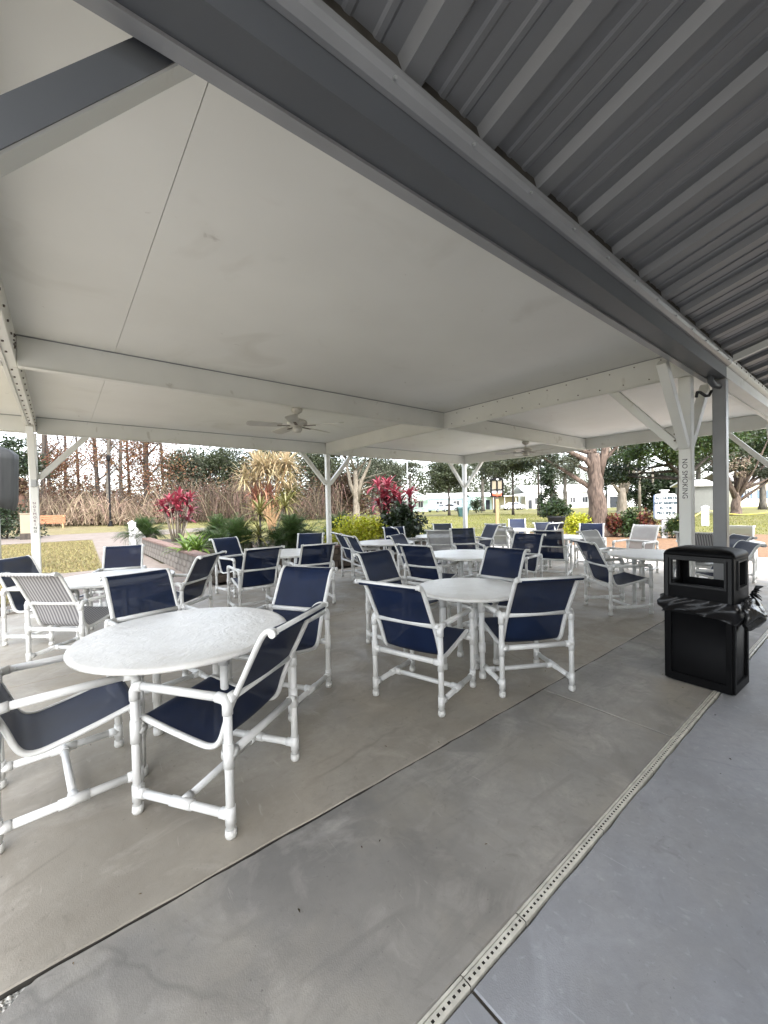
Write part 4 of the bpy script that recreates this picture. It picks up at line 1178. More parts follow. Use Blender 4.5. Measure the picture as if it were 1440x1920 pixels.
# bright strap leaved clump
al = [leaf_mesh('leaf', M['agave'], .58, .065, d_, seg=5) for d_ in (.8, 1.3, 1.8)]
p = plant('lily_clump', 358, 9.6, .46, 'bright light green strap leaved clump in front of the left crimson plant')
for k in range(5):
    a = k * 1.26; rosette(p, (.17 * math.cos(a), .17 * math.sin(a), .04), 15, al, .35, 1.45)
# yellow dracaena tree
yl = [leaf_mesh('leaf', M['straw_leaf'], .66, .040, d_, fold=.1, seg=4) for d_ in (.25, .6, 1.0)]
pk = [leaf_mesh('leaf', M['pink_leaf'], .55, .036, d_, fold=.1, seg=4) for d_ in (.4, .9)]
ol = [leaf_mesh('leaf', M['stripe_leaf'], .55, .045, d_, fold=.15, seg=4) for d_ in (.5, .9, 1.3)]
p = plant('dracaena_tree', 508, 12.0, .43, 'tall straw yellow spiky dracaena with several round heads')
for (du, v, n, ms) in ((-26, 872, 48, yl), (-6, 880, 40, yl), (32, 868, 44, yl), (16, 892, 34, yl), (-30, 902, 34, yl), (32, 926, 32, yl), (-24, 936, 28, pk), (-2, 925, 24, pk)):
    s = du / 758 * 12.0; zt = zrow(12.0, v, 508) - .43
    vx, vy = s * .78, -s * .62
    stem(p, [(0, 0, 0), (vx * .25, vy * .25, zt * .45), (vx, vy, zt)], [.05, .035, .022], M['wood_tan'])
    rosette(p, (vx, vy, zt), n, ms, -.35, 1.45)
def leaf_mass(parent, heads, n, L_, w, droop, m):
    """the crowd of thin leaves behind the individual ones, as one part"""
    V, F = [], []
    for (cx, cy, cz, k) in heads:
        for i in range(int(n * k)):
            v, f = strap(L_ * rnd.uniform(.7, 1.1), w, droop * rnd.uniform(.3, 1.5), .1, 4)
            R_ = Matrix.Rotation(rnd.uniform(0, 6.283), 3, 'Z') @ Matrix.Rotation(-math.asin(rnd.uniform(-.65, 1.0)), 3, 'Y')
            base_ = Vector((cx + rnd.uniform(-.12, .12), cy + rnd.uniform(-.12, .12), cz + rnd.uniform(-.15, .1)))
            o = len(V); V += [tuple(R_ @ Vector(q) + base_) for q in v]
            F += [tuple(j + o for j in q) for q in f]
    b = MB(); b.add(V, F, True); o = b.build('leaf_mass', m, parent, fix=False); o['kind'] = 'stuff'; return o
hd = []
for (du, v, k) in ((-34, 868, 1), (-20, 884, 1), (-2, 868, .9), (10, 884, .8), (32, 872, .9), (-34, 896, .9), (12, 903, .7), (38, 888, .4)):
    s = du / 758 * 12.0; hd.append((s * .78 + rnd.uniform(-.25, .25), -s * .62 + rnd.uniform(-.25, .25), zrow(12.0, v, 508) - .43, k))
leaf_mass(p, hd, 90, .62, .034, .7, M['straw_leaf'])
hd = []
for (du, v, k) in ((-28, 928, 1), (-6, 920, .8), (6, 938, .6)):
    s = du / 758 * 12.0; hd.append((s * .78, -s * .62, zrow(12.0, v, 508) - .43, k))
leaf_mass(p, hd, 70, .50, .034, .8, M['pink_leaf'])
hd = []
for (du, v, k) in ((40, 922, 1), (22, 932, .8)):
    s = du / 758 * 12.0; hd.append((s * .78, -s * .62, zrow(12.0, v, 508) - .43, k))
leaf_mass(p, hd, 80, .55, .034, .9, M['stripe_leaf'])
p = plant('dracaena', 487, 9.7, .44, 'olive and yellow striped dracaena with arching leaves before the dark cycads', group='striped dracaenas in the planter')
for (du, v, n) in ((0, 962, 46), (-4, 1004, 34)):
    s = du / 758 * 9.7; zt = zrow(9.7, v, 487) - .44
    stem(p, [(0, 0, 0), (s, 0, zt)], .025, M['graybark']); rosette(p, (s, 0, zt), n, ol, -.2, 1.35)
p = plant('dracaena', 535, 10.6, .44, 'drooping olive dracaena on a thin leaning stem under the yellow heads', group='striped dracaenas in the planter')
zt = zrow(10.6, 948, 535) - .44
stem(p, [(-.42, .2, 0), (-.2, .1, zt * .5), (0, 0, zt)], .018, M['palebark']); rosette(p, (0, 0, zt), 48, ol, -.3, 1.3)

# cycads: feather fronds
def frond(L_, w, droop, n=17):
    V, F = [], []; x = z = 0.0; P = []
    for i in range(n + 1):
        t = i / n; a = .0 - droop * t ** 1.3
        P.append((x, z, a, t)); x += L_ / n * math.cos(a); z += L_ / n * math.sin(a)
    for i in range(1, n + 1):
        x, z, a, t = P[i]
        lw = w * (math.sin(math.pi * (.12 + .85 * t)) ** .8)
        for s in (-1, 1):
            o = len(V); dx = lw * .55
            V += [(x, 0, z), (x + .022, 0, z), (x + dx + .01, s * lw, z + lw * .35), (x + dx, s * lw * .96, z + lw * .33)]
            F.append((o, o + 1, o + 2, o + 3))
    o = len(V)
    for x, z, a, t in P: V += [(x, -.006, z + .002), (x, .006, z + .002)]
    for i in range(n): F.append((o + 2 * i, o + 2 * i + 1, o + 2 * i + 3, o + 2 * i + 2))
    return V, F
fms = []
for dr in (.6, 1.0, 1.45):
    b = MB(); V, F = frond(.95, .21, dr, 16); b.add(V, F); me = b.mesh('frond'); me.materials.append(M['cycad']); fms.append(me)
def cycad(u, depth, z, s, n, label):
    p = plant('cycad', u, depth, z, label, group='dark green cycads in the planter')
    cr = [(0, 0, .30 * s)] + [(.36 * s * math.cos(k * 1.57 + .5), .36 * s * math.sin(k * 1.57 + .5), .20 * s + .06 * (k % 2)) for k in range(4)]
    for (cx_, cy_, cz_) in cr:
        b = MB(); b.lathe([(0, 0), (.10, 0), (.12, .08), (.09, cz_ * .8), (0, cz_)], 10, (cx_, cy_)); b.build('trunk', M['darkbark'], p)
    for i in range(n):
        t = i / (n - 1); az = i * 2.39996 + rnd.uniform(-.3, .3); el = -.40 + 1.9 * t + rnd.uniform(-.2, .2)
        c_ = cr[0] if t > .72 else rnd.choice(cr)
        put(rnd.choice(fms), 'frond', p, (c_[0] + rnd.uniform(-.08, .08), c_[1] + rnd.uniform(-.08, .08), c_[2] + rnd.uniform(-.06, .10)), az, el, rnd.uniform(-.5, .5), s * rnd.uniform(.48, .68))
cycad(268, 14.6, .34, 1.08, 230, 'dark green cycad behind the white post at the left end of the planter')
cycad(408, 11.2, .43, 1.0, 220, 'dark green cycad just right of the bright strap leaved clump')
cycad(442, 9.9, .43, .98, 240, 'dense dark cycad left of the striped dracaena')
cycad(545, 10.0, .40, 1.08, 260, 'wide dark cycad beneath the drooping olive dracaena')
cycad(635, 12.2, .34, 1.05, 230, 'rounded green cycad beside the middle post')

# ------------------------------------------------------------------ leafy shrubs and trees
def leaf_cards(name, m, parent, centres, spread, n, size, flat=.5, up=0.0):
    """many small kinked leaves gathered in clumps"""
    Cn = np.asarray(centres, float); k = len(Cn)
    idx = rng.integers(0, k, n)
    sp = np.asarray(spread, float)
    P = Cn[idx] + rng.normal(0, 1, (n, 3)) * sp * np.array([1, 1, flat + .25])
    d = rng.normal(0, 1, (n, 3)); d[:, 2] = d[:, 2] * .6 + up; d /= np.linalg.norm(d, axis=1)[:, None]
    e = np.cross(d, rng.normal(0, 1, (n, 3))); e /= np.linalg.norm(e, axis=1)[:, None]
    nn = np.cross(d, e)
    s = size * rng.uniform(.6, 1.3, n)[:, None]
    V = np.stack([P - d * s * .5, P + e * s * .28 + nn * s * .08, P + d * s * .5, P - e * s * .28 + nn * s * .08], 1).reshape(-1, 3)
    F = np.arange(n * 4).reshape(-1, 4)
    return np_mesh(name, V, F, m, parent)
def clump_centres(rx, ry, rz, n, z0, shell=.55, low=-1.0):
    out = []
    while len(out) < n:
        q = rng.normal(0, 1, 3); q /= np.linalg.norm(q)
        if q[2] < low: continue
        r = rng.uniform(shell, 1.0)
        out.append((q[0] * rx * r, q[1] * ry * r, z0 + q[2] * rz * r))
    return out
def shrub(name, u, depth, z, rx, ry, rz, m, n, size, label, cat='shrub', group=None, up=.5, stems=True):
    p = plant(name, u, depth, z, label, cat, group)
    Cn = clump_centres(rx, ry, rz, 34, rz * .75, .35, -.6)
    leaf_cards('foliage', m, p, Cn, (rx * .2, ry * .2, rz * .2), n, size, .7, up)
    if stems:
        b = MB()
        for c in Cn[:12]: b.tube([(c[0] * .1, c[1] * .1, 0), (c[0] * .5, c[1] * .5, c[2] * .5), c], [.014, .010, .005], 5)
        b.build('stems', M['darkbark'], p)['kind'] = 'stuff'
    return p
shrub('golden_shrub', 672, 10.6, .40, .95, .55, .42, M['lime_leaf'], 4800, .085, 'lime yellow low shrub spilling along the planter wall', group=None)
shrub('broadleaf_shrub', 752, 11.2, .42, .62, .5, .55, M['dark_leaf'], 1900, .15, 'dark glossy leaved shrub at the foot of the tall crimson plant')
shrub('small_shrub', 806, 12.6, .0, .45, .4, .42, M['green_leaf'], 900, .08, 'small round green shrub right of the tall crimson plant')
shrub('small_shrub', 832, 14.5, -.05, .5, .4, .30, M['dark_leaf'], 800, .08, 'low dark green shrub just left of the corner post')
shrub('yellow_bush', 1085, 17.0, -.05, .62, .6, .55, M['lime_leaf'], 1900, .12, 'yellow green bush on mulch left of the big tree trunk')
shrub('croton_bush', 1152, 16.6, -.05, .28, .3, .62, M['croton'], 900, .13, 'dark red croton right beside the big tree trunk')
shrub('leafy_bush', 1180, 16.4, -.05, .42, .45, .68, M['green_leaf'], 1500, .12, 'bright green leafy bush between the croton and the white sign')
shrub('leafy_bush', 1211, 16.0, -.05, .40, .4, .62, M['croton'], 900, .12, 'reddish green bush directly left of the white sign post')
shrub('leafy_bush', 1262, 15.5, -.05, .40, .4, .52, M['green_leaf'], 1000, .11, 'green bush right of the white sign post')

def tree(name, x, y, label, H, r, m, crown=None, limbs=(), lean=(0, 0), cat='tree', group=None, z0=-.06, nl=5):
    """H: trunk height; crown: list of (dx,dy,z,rx,ry,rz,n,size,leaf material); limbs: list of point lists with radius"""
    t = tag(empty(name, (x, y, z0)), label, cat, group)
    b = MB(); k = 9
    pts = []; rr = []
    for i in range(k + 1):
        q = i / k
        pts.append((lean[0] * q + rnd.uniform(-.04, .04) * min(r, .25) * 4 * (q > 0), lean[1] * q + rnd.uniform(-.04, .04) * min(r, .25) * 4 * (q > 0), H * q))
        rr.append(r * ((1.35 - 3.5 * q) if q < .1 else 1.0 - .45 * q))
    b.tube(pts, rr, 12)
    for L_ in limbs:
        P, rad = L_; b.tube(P, np.linspace(rad, rad * .35, len(P)), 8)
    for (dx, dy, z, rx, ry, rz, n, size, ml) in (crown or []):
        for _ in range(nl):
            a = rnd.uniform(0, 6.28); q = rnd.uniform(.5, .95)
            e = (dx + rx * q * math.cos(a), dy + ry * q * math.sin(a), z + rz * rnd.uniform(-.3, .6)); s0 = pts[rnd.randint(5, k)]
            mid = tuple((s0[i] + e[i]) / 2 + rnd.uniform(-.1, .1) * rx for i in range(3))
            b.tube([s0, mid, e], [r * .32, r * .2, r * .06], 6)
    b.build('trunk', m, t)
    for (dx, dy, z, rx, ry, rz, n, size, ml) in (crown or []):
        Cn = np.array(clump_centres(rx, ry, rz, max(14, n // 110), 0, .4, -.9)) + np.array([dx, dy, z])
        leaf_cards('crown', ml, t, Cn, (rx * .15, ry * .15, rz * .15), n, size, .55)
    return t

# the big reddish trunk right of centre
x, y = at(1122, 17.0); R_ = (.78, -.63)
def off(a, b_): return (a * .78 + b_ * .63, -a * .63 + b_ * .78)     # a: to the right, b_: away
def limb(points, rad): return ([(*off(a, b_), z) for a, b_, z in points], rad)
tree('cedar_tree', x, y, 'big reddish barked tree trunk forking under the canopy edge', 3.5, .41, M['bark'],
     crown=[(*off(-1.3, .3), 3.25, .75, .7, .55, 700, .12, M['gray_leaf']), (*off(-2.5, .6), 3.5, .9, .8, .5, 900, .12, M['gray_leaf']), (*off(2.0, 1.0), 4.8, 2.2, 2, 1.1, 5200, .17, M['oak_leaf']), (*off(-1.0, 1.0), 5.2, 2.2, 2.2, 1.2, 4200, .17, M['gray_leaf'])],
     limbs=[limb([(0, 0, 2.6), (-.5, .0, 3.25), (-1.4, .1, 3.75), (-2.4, .2, 3.9)], .15), limb([(-.02, .03, 2.5), (.30, .05, 3.5), (.7, .1, 4.8)], .235), limb([(-.12, .1, 2.6), (-.2, .2, 4.0), (-.4, .3, 5.4)], .25), limb([(.1, .1, 3.0), (1.0, .4, 3.8), (2.2, 1, 4.8)], .09)], lean=(-.14, .12), nl=1)
# conical dark evergreen behind the pot
x, y = at(1034, 30.0)
tree('evergreen', x, y, 'dark conical evergreen behind the black plant pot', 4.5, .13, M['darkbark'],
     crown=[(0, 0, 1.7, .95, .95, 1.3, 2600, .16, M['dark_leaf']), (-.3, .2, 3.6, .75, .75, 1.3, 2200, .16, M['dark_leaf']), (0, 0, 5.3, .6, .6, 1.0, 1200, .16, M['dark_leaf'])])
# lopped pale tree with a Y of limbs
x, y = at(1166, 38.0)
tree('lopped_tree', x, y, 'pale lopped tree with two bare upright limbs behind the big trunk', 2.6, .52, M['palebark'],
     crown=[(*off(.8, 1), 6.2, 2.6, 2.4, 1.6, 3600, .24, M['oak_leaf'])],
     limbs=[limb([(0, 0, 2.0), (-.9, 0, 3.2), (-1.9, 0, 4.6)], .22), limb([(0.1, 0, 2.2), (-.4, 0, 4.0), (-1.1, .2, 6.8)], .24), limb([(.3, 0, 2.2), (.6, 0, 3.6), (.7, 0, 6.5)], .26)])
# dark tree behind the lettered post
x, y = at(1278, 26.0)
tree('shade_tree', x, y, 'dark trunked shade tree behind the white lettered post', 5.0, .30, M['darkbark'],
     crown=[(*off(-1.6, 0), 4.9, 3.0, 2.4, 1.3, 7500, .20, M['green_leaf']), (*off(1.6, .5), 5.2, 2.8, 2.4, 1.35, 6500, .20, M['green_leaf']), (*off(3.6, 2), 6.0, 2.5, 2.4, 1.3, 3500, .22, M['oak_leaf']), (*off(-2.0, 4), 3.4, 2.2, 2, 1.3, 3500, .22, M['dark_leaf'])],
     limbs=[limb([(0, 0, 2.6), (1.2, .2, 3.6), (3.0, .6, 4.9)], .14), limb([(0, 0, 3.0), (-1.0, 0, 4.0), (-2.4, 0, 4.8)], .13)])
# spreading tree at the right edge with pale flowers
x, y = at(1380, 34.0)
tree('spreading_tree', x, y, 'spreading tree with pale blossom at the right edge behind the walkway', 1.9, .42, M['bark'],
     crown=[(*off(-.2, 0), 4.3, 1.9, 1.6, 1.3, 1100, .17, M['blossom']), (*off(.2, .6), 4.8, 2.3, 2.2, 1.4, 3200, .22, M['oak_leaf']), (*off(3.0, .5), 3.9, 2.0, 1.8, 1.0, 3200, .22, M['gray_leaf']), (*off(3.2, .5), 6.3, 2.8, 2.4, 1.5, 4500, .24, M['green_leaf'])],
     limbs=[limb([(0, 0, 1.5), (-.5, 0, 2.6), (-.9, 0, 3.9)], .26), limb([(0, 0, 1.6), (.9, 0, 2.5), (2.4, .2, 3.4)], .24), limb([(0, 0, 1.7), (.35, .1, 3.0), (.8, .2, 4.4)], .22), limb([(.3, 0, 2.0), (1.6, 0, 2.6), (3.2, .2, 3.0)], .14)])
# a row of slim palms behind the sign
for u, d, h_ in ((1199, 46, 5.2), (1224, 50, 5.6)):
    x, y = at(u, d)
    t = tag(empty('palm', (x, y, -.06)), 'slim pale palm trunk beyond the white sign, %s of two' % ('nearer' if d == 46 else 'farther'), 'palm', 'slim palms beyond the sign')
    b = MB(); b.tube([(0, 0, 0), (.05, 0, h_ * .5), (0, 0, h_)], [.20, .15, .13], 8); b.build('trunk', M['palebark'], t)
    pm = []
    for dr in (1.0, 1.6):
        b = MB(); V, F = frond(2.0, .34, dr, 12); b.add(V, F); me = b.mesh('frond'); me.materials.append(M['gray_leaf']); pm.append(me)
    for i in range(18): put(rnd.choice(pm), 'frond', t, (0, 0, h_), i * 2.4, rnd.uniform(-.2, 1.1), 0, rnd.uniform(.8, 1.1))
# dark hedge behind the sign and the shed
def hedge(name, u0, u1, depth, h_, m, n, size, label, dz=0.0, kind=None, thick=1.2, cat='hedge'):
    x0, y0 = at(u0, depth); x1, y1 = at(u1, depth)
    Ln = math.hypot(x1 - x0, y1 - y0); o = tag(empty(name, (x0, y0, -.05)), label, cat)
    ux, uy = (x1 - x0) / Ln, (y1 - y0) / Ln
    Cn = []
    for i in range(max(8, int(Ln * 5))):
        t = rng.uniform(0, Ln); q = rng.uniform(-thick, thick) * .5; z = dz + rng.uniform(.1, 1.0) * h_ * (.82 + .18 * math.sin(t * 1.3) + .1 * math.sin(t * 3.1))
        Cn.append((ux * t - uy * q, uy * t + ux * q, z))
    leaf_cards('foliage', m, o, Cn, (.35, .35, .30), n, size, .8)
    b = MB()
    for i in range(int(Ln / 1.2) + 1):
        t = i * 1.2 + rng.uniform(-.3, .3); b.tube([(ux * t, uy * t, 0), (ux * t + .1, uy * t, h_ * .4), (ux * t - .1, uy * t, h_ * .75)], [.06, .05, .02], 6)
    b.build('stems', M['darkbark'], o)['kind'] = 'stuff'
    return o
hedge('hedge', 1172, 1300, 50, 5.4, M['dark_leaf'], 22000, .34, 'tall dark hedge far behind the white sign', thick=2.5)
hedge('hedge', -60, 46, 24, 2.3, M['dark_leaf'], 6500, .17, 'dark green hedge at the far left beside the bench', thick=1.6)

# ------------------------------------------------------------------ the bare wood on the left
x, y = at(12, 38)
tree('oak_tree', x, y, 'dark green oak at the left edge above the hedge', 5, .35, M['darkbark'], crown=[(0, 0, 6.4, 3.2, 3, 2.4, 5200, .30, M['dark_leaf'])])
x, y = at(41, 30)
tree('dead_palm', x, y, 'brown shaggy trunk between the grey cover and the left post', 4.1, .30, M['drybrush'], crown=[(0, 0, 3.6, .34, .34, .9, 700, .3, M['drybrush'])])
kinds = [('tall thin bare trunk in the wood, with scattered rusty leaves', M['darkbark'])]
tall = [(80, 47, .26, 'second'), (97, 52, .22, 'dark'), (121, 56, .20, 'thin'), (185, 49, .27, 'stout'), (203, 44, .24, 'leaning'), (226, 50, .24, 'grey'), (244, 54, .20, 'slender'), (276, 47, .36, 'thickest'), (150, 60, .2, 'far'), (310, 60, .22, 'hidden')]
lab = ['first tall trunk right of the left post, dark, few rusty leaves', 'tall dark trunk with orange leaves beside the left knee brace', 'thin far trunk crossed by the left knee brace', 'tall dark trunk left of the leaning forked one in the bare wood',
       'leaning grey trunk with a side limb, middle of the bare wood', 'straight grey trunk against the white sky in the bare wood', 'slender dark trunk right of the straight grey one', 'thick brown trunk left of the dark green oaks', 'thin far trunk among reddish leaves right of the left brace', 'thin far trunk beside the dark green oaks']
for (u, d, r, _), lb in zip(tall, lab):
    x, y = at(u, d); ln = (rnd.uniform(-.6, .6), rnd.uniform(-.4, .4))
    lim = [limb([(0, 0, z), (s * rnd.uniform(.8, 1.6), .2, z + 1.2), (s * rnd.uniform(1.6, 3), .3, z + 2.6)], r * .4) for z, s in ((5.2, 1), (6.4, -1), (7.6, 1), (9, -1))]
    n = 1900 if u in (97, 121, 150, 276, 80) else 900
    tree('bare_tree', x, y, lb, 17, r, M['graybark'] if u in (203, 226) else M['darkbark'], limbs=lim, lean=ln, group='tall bare trees of the wood on the left',
         crown=[(rnd.uniform(-.8, .8), 0, 8.0, 2.6, 2, 3.0, n, .20, M['rust_leaf'])])
# tangle of dry vines
def tangle(name, u0, u1, d0, d1, h_, n, m, label, rad=.022):
    V, F = [], []; S = 7; K = 3
    o = 0; Vs = []; Fs = []
    for i in range(n):
        u = rnd.uniform(u0, u1); d = rnd.uniform(d0, d1); x, y = at(u, d)
        hh = h_ * (.72 + .28 * math.sin(u * .031) * math.sin(u * .013 + 1)) * rnd.uniform(.3, 1.08); a = rnd.uniform(0, 6.28); L_ = rnd.uniform(1.0, 4.2)
        kind = rnd.random(); q0 = rnd.choice((0, 0, .3, .55)) * rnd.random(); bend = rnd.uniform(.0, .42)
        P = []
        for s in range(S + 1):
            t = s / S
            if kind < .84:      # arching cane
                w1 = .25 * math.sin(4.3 * t + a * 3); P.append((x + math.cos(a) * (L_ * t ** 1.2) - math.sin(a) * w1, y + math.sin(a) * (L_ * t ** 1.2) + math.cos(a) * w1, .1 + hh * q0 + hh * (1 - q0) * math.sin(math.pi * min(1, .62 * t + bend * t * t)) + .12 * math.sin(7 * t + a)))
            elif kind < .94:     # hanging strand
                P.append((x + math.cos(a) * .6 * t + .1 * math.sin(5 * t + a), y + math.sin(a) * .6 * t, hh * (1 - .92 * t)))
            else:               # upright
                P.append((x + math.cos(a) * .5 * t + .08 * math.sin(6 * t + a), y + math.sin(a) * .5 * t, hh * t))
        P = np.array(P); r = rad * rnd.uniform(.5, 1.7)
        for s in range(S + 1):
            q = r * (1 - .5 * s / S)
            for k in range(K):
                an = 2 * math.pi * k / K; Vs.append(P[s] + np.array([math.cos(an) * q, math.sin(an) * q, math.sin(an * 1.7) * q * .6]))
        for s in range(S):
            for k in range(K):
                Fs.append((o + s * K + k, o + s * K + (k + 1) % K, o + (s + 1) * K + (k + 1) % K, o + (s + 1) * K + k))
        o += (S + 1) * K
    ob = np_mesh(name, np.array(Vs), np.array(Fs), m, smooth=False)
    return tag(ob, label, 'thicket', None, 'stuff')
tangle('vine_thicket', 40, 640, 43, 52, 5.6, 2300, M['vine'], 'tan tangle of dry vines and canes below the bare trees', .026)
tangle('vine_thicket', 60, 330, 41, 46, 4.2, 700, M['vine_pale'], 'pale arching canes at the front of the dry thicket', .040)
def brush(name, u0, u1, d0, d1, z0, z1, n, size, m, label, cl=90):
    Cn = []
    for i in range(cl):
        u = rnd.uniform(u0, u1); x, y = at(u, rnd.uniform(d0, d1)); Cn.append((x, y, z0 + (z1 - z0) * rnd.random() ** 1.2))
    o = leaf_cards(name, m, None, Cn, (1.1, 1.1, 1.0), n, size, .6)
    return tag(o, label, 'brush', None, 'stuff')
brush('dry_brush', 30, 640, 46, 56, .0, 5.2, 16000, .30, M['drybrush'], 'brown dead brush behind the tangle of vines', 200)
brush('rusty_brush', 240, 340, 44, 50, 3.6, 7.2, 2600, .22, M['rust_leaf'], 'rust coloured leafy brush high above the vines', 40)
brush('rusty_brush', 70, 340, 46, 58, 4.0, 10.5, 15000, .18, M['rust_leaf'], 'thin rust coloured twigs high in the bare wood', 260)
brush('rusty_brush', 300, 640, 60, 68, 2.0, 10.0, 15000, .34, M['oak_leaf'], 'dark leafy wood behind the dracaena', 220)
# far dark woods closing the gap beneath
brush('far_undergrowth', -80, 700, 60, 75, -.2, 4.0, 9000, .55, M['drybrush'], 'dim far undergrowth closing the wood', 240)

def oak(u, d, H, rx, rz, zc, n, m, label, name='oak_tree', bark='graybark', r=.35, size=.26, limbs=(), extra=(), ry=None):
    x, y = at(u, d)
    return tree(name, x, y, label, H, r, M[bark], crown=[(0, 0, zc, rx, ry or rx * .8, rz, int(n * 2.2), size, m)] + list(extra), limbs=limbs)
oak(348, 50, 7, 2.3, 3.0, 6.4, 3000, M['gray_leaf'], 'grey green oak crown over the left crimson plant')
oak(395, 54, 8, 3.4, 3.4, 6.8, 4200, M['oak_leaf'], 'dark oak crown left of the yellow dracaena')
oak(440, 58, 8, 3.6, 4.4, 6.6, 4200, M['oak_leaf'], 'dark oak behind the left heads of the yellow dracaena')
oak(520, 56, 8, 3.6, 3.0, 8.6, 4200, M['oak_leaf'], 'dark oak behind the right heads of the yellow dracaena')
oak(585, 54, 8, 3.2, 3.6, 6.8, 3600, M['oak_leaf'], 'dark oak just left of the middle post')
oak(668, 46, 5.5, 3.2, 2.2, 8.4, 3600, M['oak_leaf'], 'pale forked oak trunk right of the middle post', bark='palebark', r=.42,
    limbs=[limb([(0, 0, 2.2), (-.6, 0, 4), (-1.2, 0, 7.5)], .3), limb([(.1, 0, 2.0), (.6, 0, 4.2), (1.5, 0, 6.0), (2.1, 0, 8)], .28)],
    extra=[(*off(2.6, 1), 4.6, 1.8, 1.6, 2.4, 1700, .24, M['gray_leaf'])])
oak(640, 50, 5, 2.6, 2.4, 3.0, 3200, M['drybrush'], 'brown leafless thicket tree behind the middle post', size=.30)
oak(720, 56, 7, 3.2, 3.0, 5.6, 4000, M['gray_leaf'], 'grey green oak behind the left side of the tall crimson plant')
oak(625, 62, 6, 4.6, 3.4, 6.0, 4200, M['oak_leaf'], 'broad dark oak mass behind the middle post')
oak(700, 66, 6, 4.4, 3.0, 6.6, 3600, M['gray_leaf'], 'broad grey green oak between the middle post and the mint cottage')
oak(930, 60, 7, 4.0, 2.4, 6.8, 3200, M['oak_leaf'], 'dark olive oak above the carport')
oak(1060, 62, 7, 3.6, 2.4, 6.8, 2200, M['gray_leaf'], 'grey green oak over the white bungalow')
oak(770, 75, 7, 3.4, 1.6, 8.2, 1800, M['gray_leaf'], 'thin grey oak crown above the mint house')
oak(842, 50, 5, 3.5, 2.0, 4.9, 5200, M['oak_leaf'], 'round dark shade tree in front of the pale cars', bark='darkbark', r=.16)
oak(905, 72, 8, 4.2, 2.4, 8.4, 2600, M['gray_leaf'], 'pale green tree behind the lantern notice board')
oak(962, 48, 6.5, 3.6, 1.35, 6.2, 3200, M['oak_leaf'], 'dark hanging foliage right of the lantern notice board', bark='darkbark', r=.14)
oak(1010, 44, 6.5, 2.2, 1.4, 6.6, 1500, M['dark_leaf'], 'dark tree crown above the black light pole', bark='darkbark', r=.13)
oak(1310, 52, 8, 4.5, 2.8, 7.8, 4200, M['oak_leaf'], 'dark tree above the grey shed')
oak(1430, 48, 8, 4.0, 2.6, 8.0, 4200, M['green_leaf'], 'green tree at the right picture edge')
shrub('round_bush', 893, 60, -.05, 1.0, .9, 1.3, M['dark_leaf'], 1200, .26, 'dark bush beside the corner post in front of the pale house')

# far tree line closing the view behind the houses
def treeline(name, u0, u1, depth, z0, z1, n, size, m, label, cl):
    Cn = []
    for i in range(cl):
        u = u0 + (u1 - u0) * (i + rnd.random()) / cl; x, y = at(u, depth * rnd.uniform(.92, 1.1))
        top = z1 * (.55 + .25 * math.sin(u * .045) + .2 * math.sin(u * .11 + 2))
        for k in range(3): Cn.append((x + rnd.uniform(-3, 3), y + rnd.uniform(-3, 3), z0 + (top - z0) * rnd.random()))
    o = leaf_cards(name, m, None, Cn, (2.4, 2.4, 1.8), n, size, .7)
    return tag(o, label, 'tree line', None, 'stuff')
treeline('far_treeline', 640, 1480, 150, .0, 13.0, 16000, 1.1, M['gray_leaf'], 'far grey green line of trees behind the houses', 150)
treeline('far_treeline', -200, 700, 95, .0, 9.0, 12000, .8, M['drybrush'], 'dim brown wood far behind the bare trees', 140)
brush('distant_wood', 640, 1010, 108, 120, 1.0, 12.5, 16000, .62, M['oak_leaf'], 'dark distant wood behind the pale houses', 170)
brush('distant_wood', 1040, 1250, 105, 118, 1.0, 9.5, 6000, .62, M['gray_leaf'], 'grey green distant wood behind the white bungalow', 80)

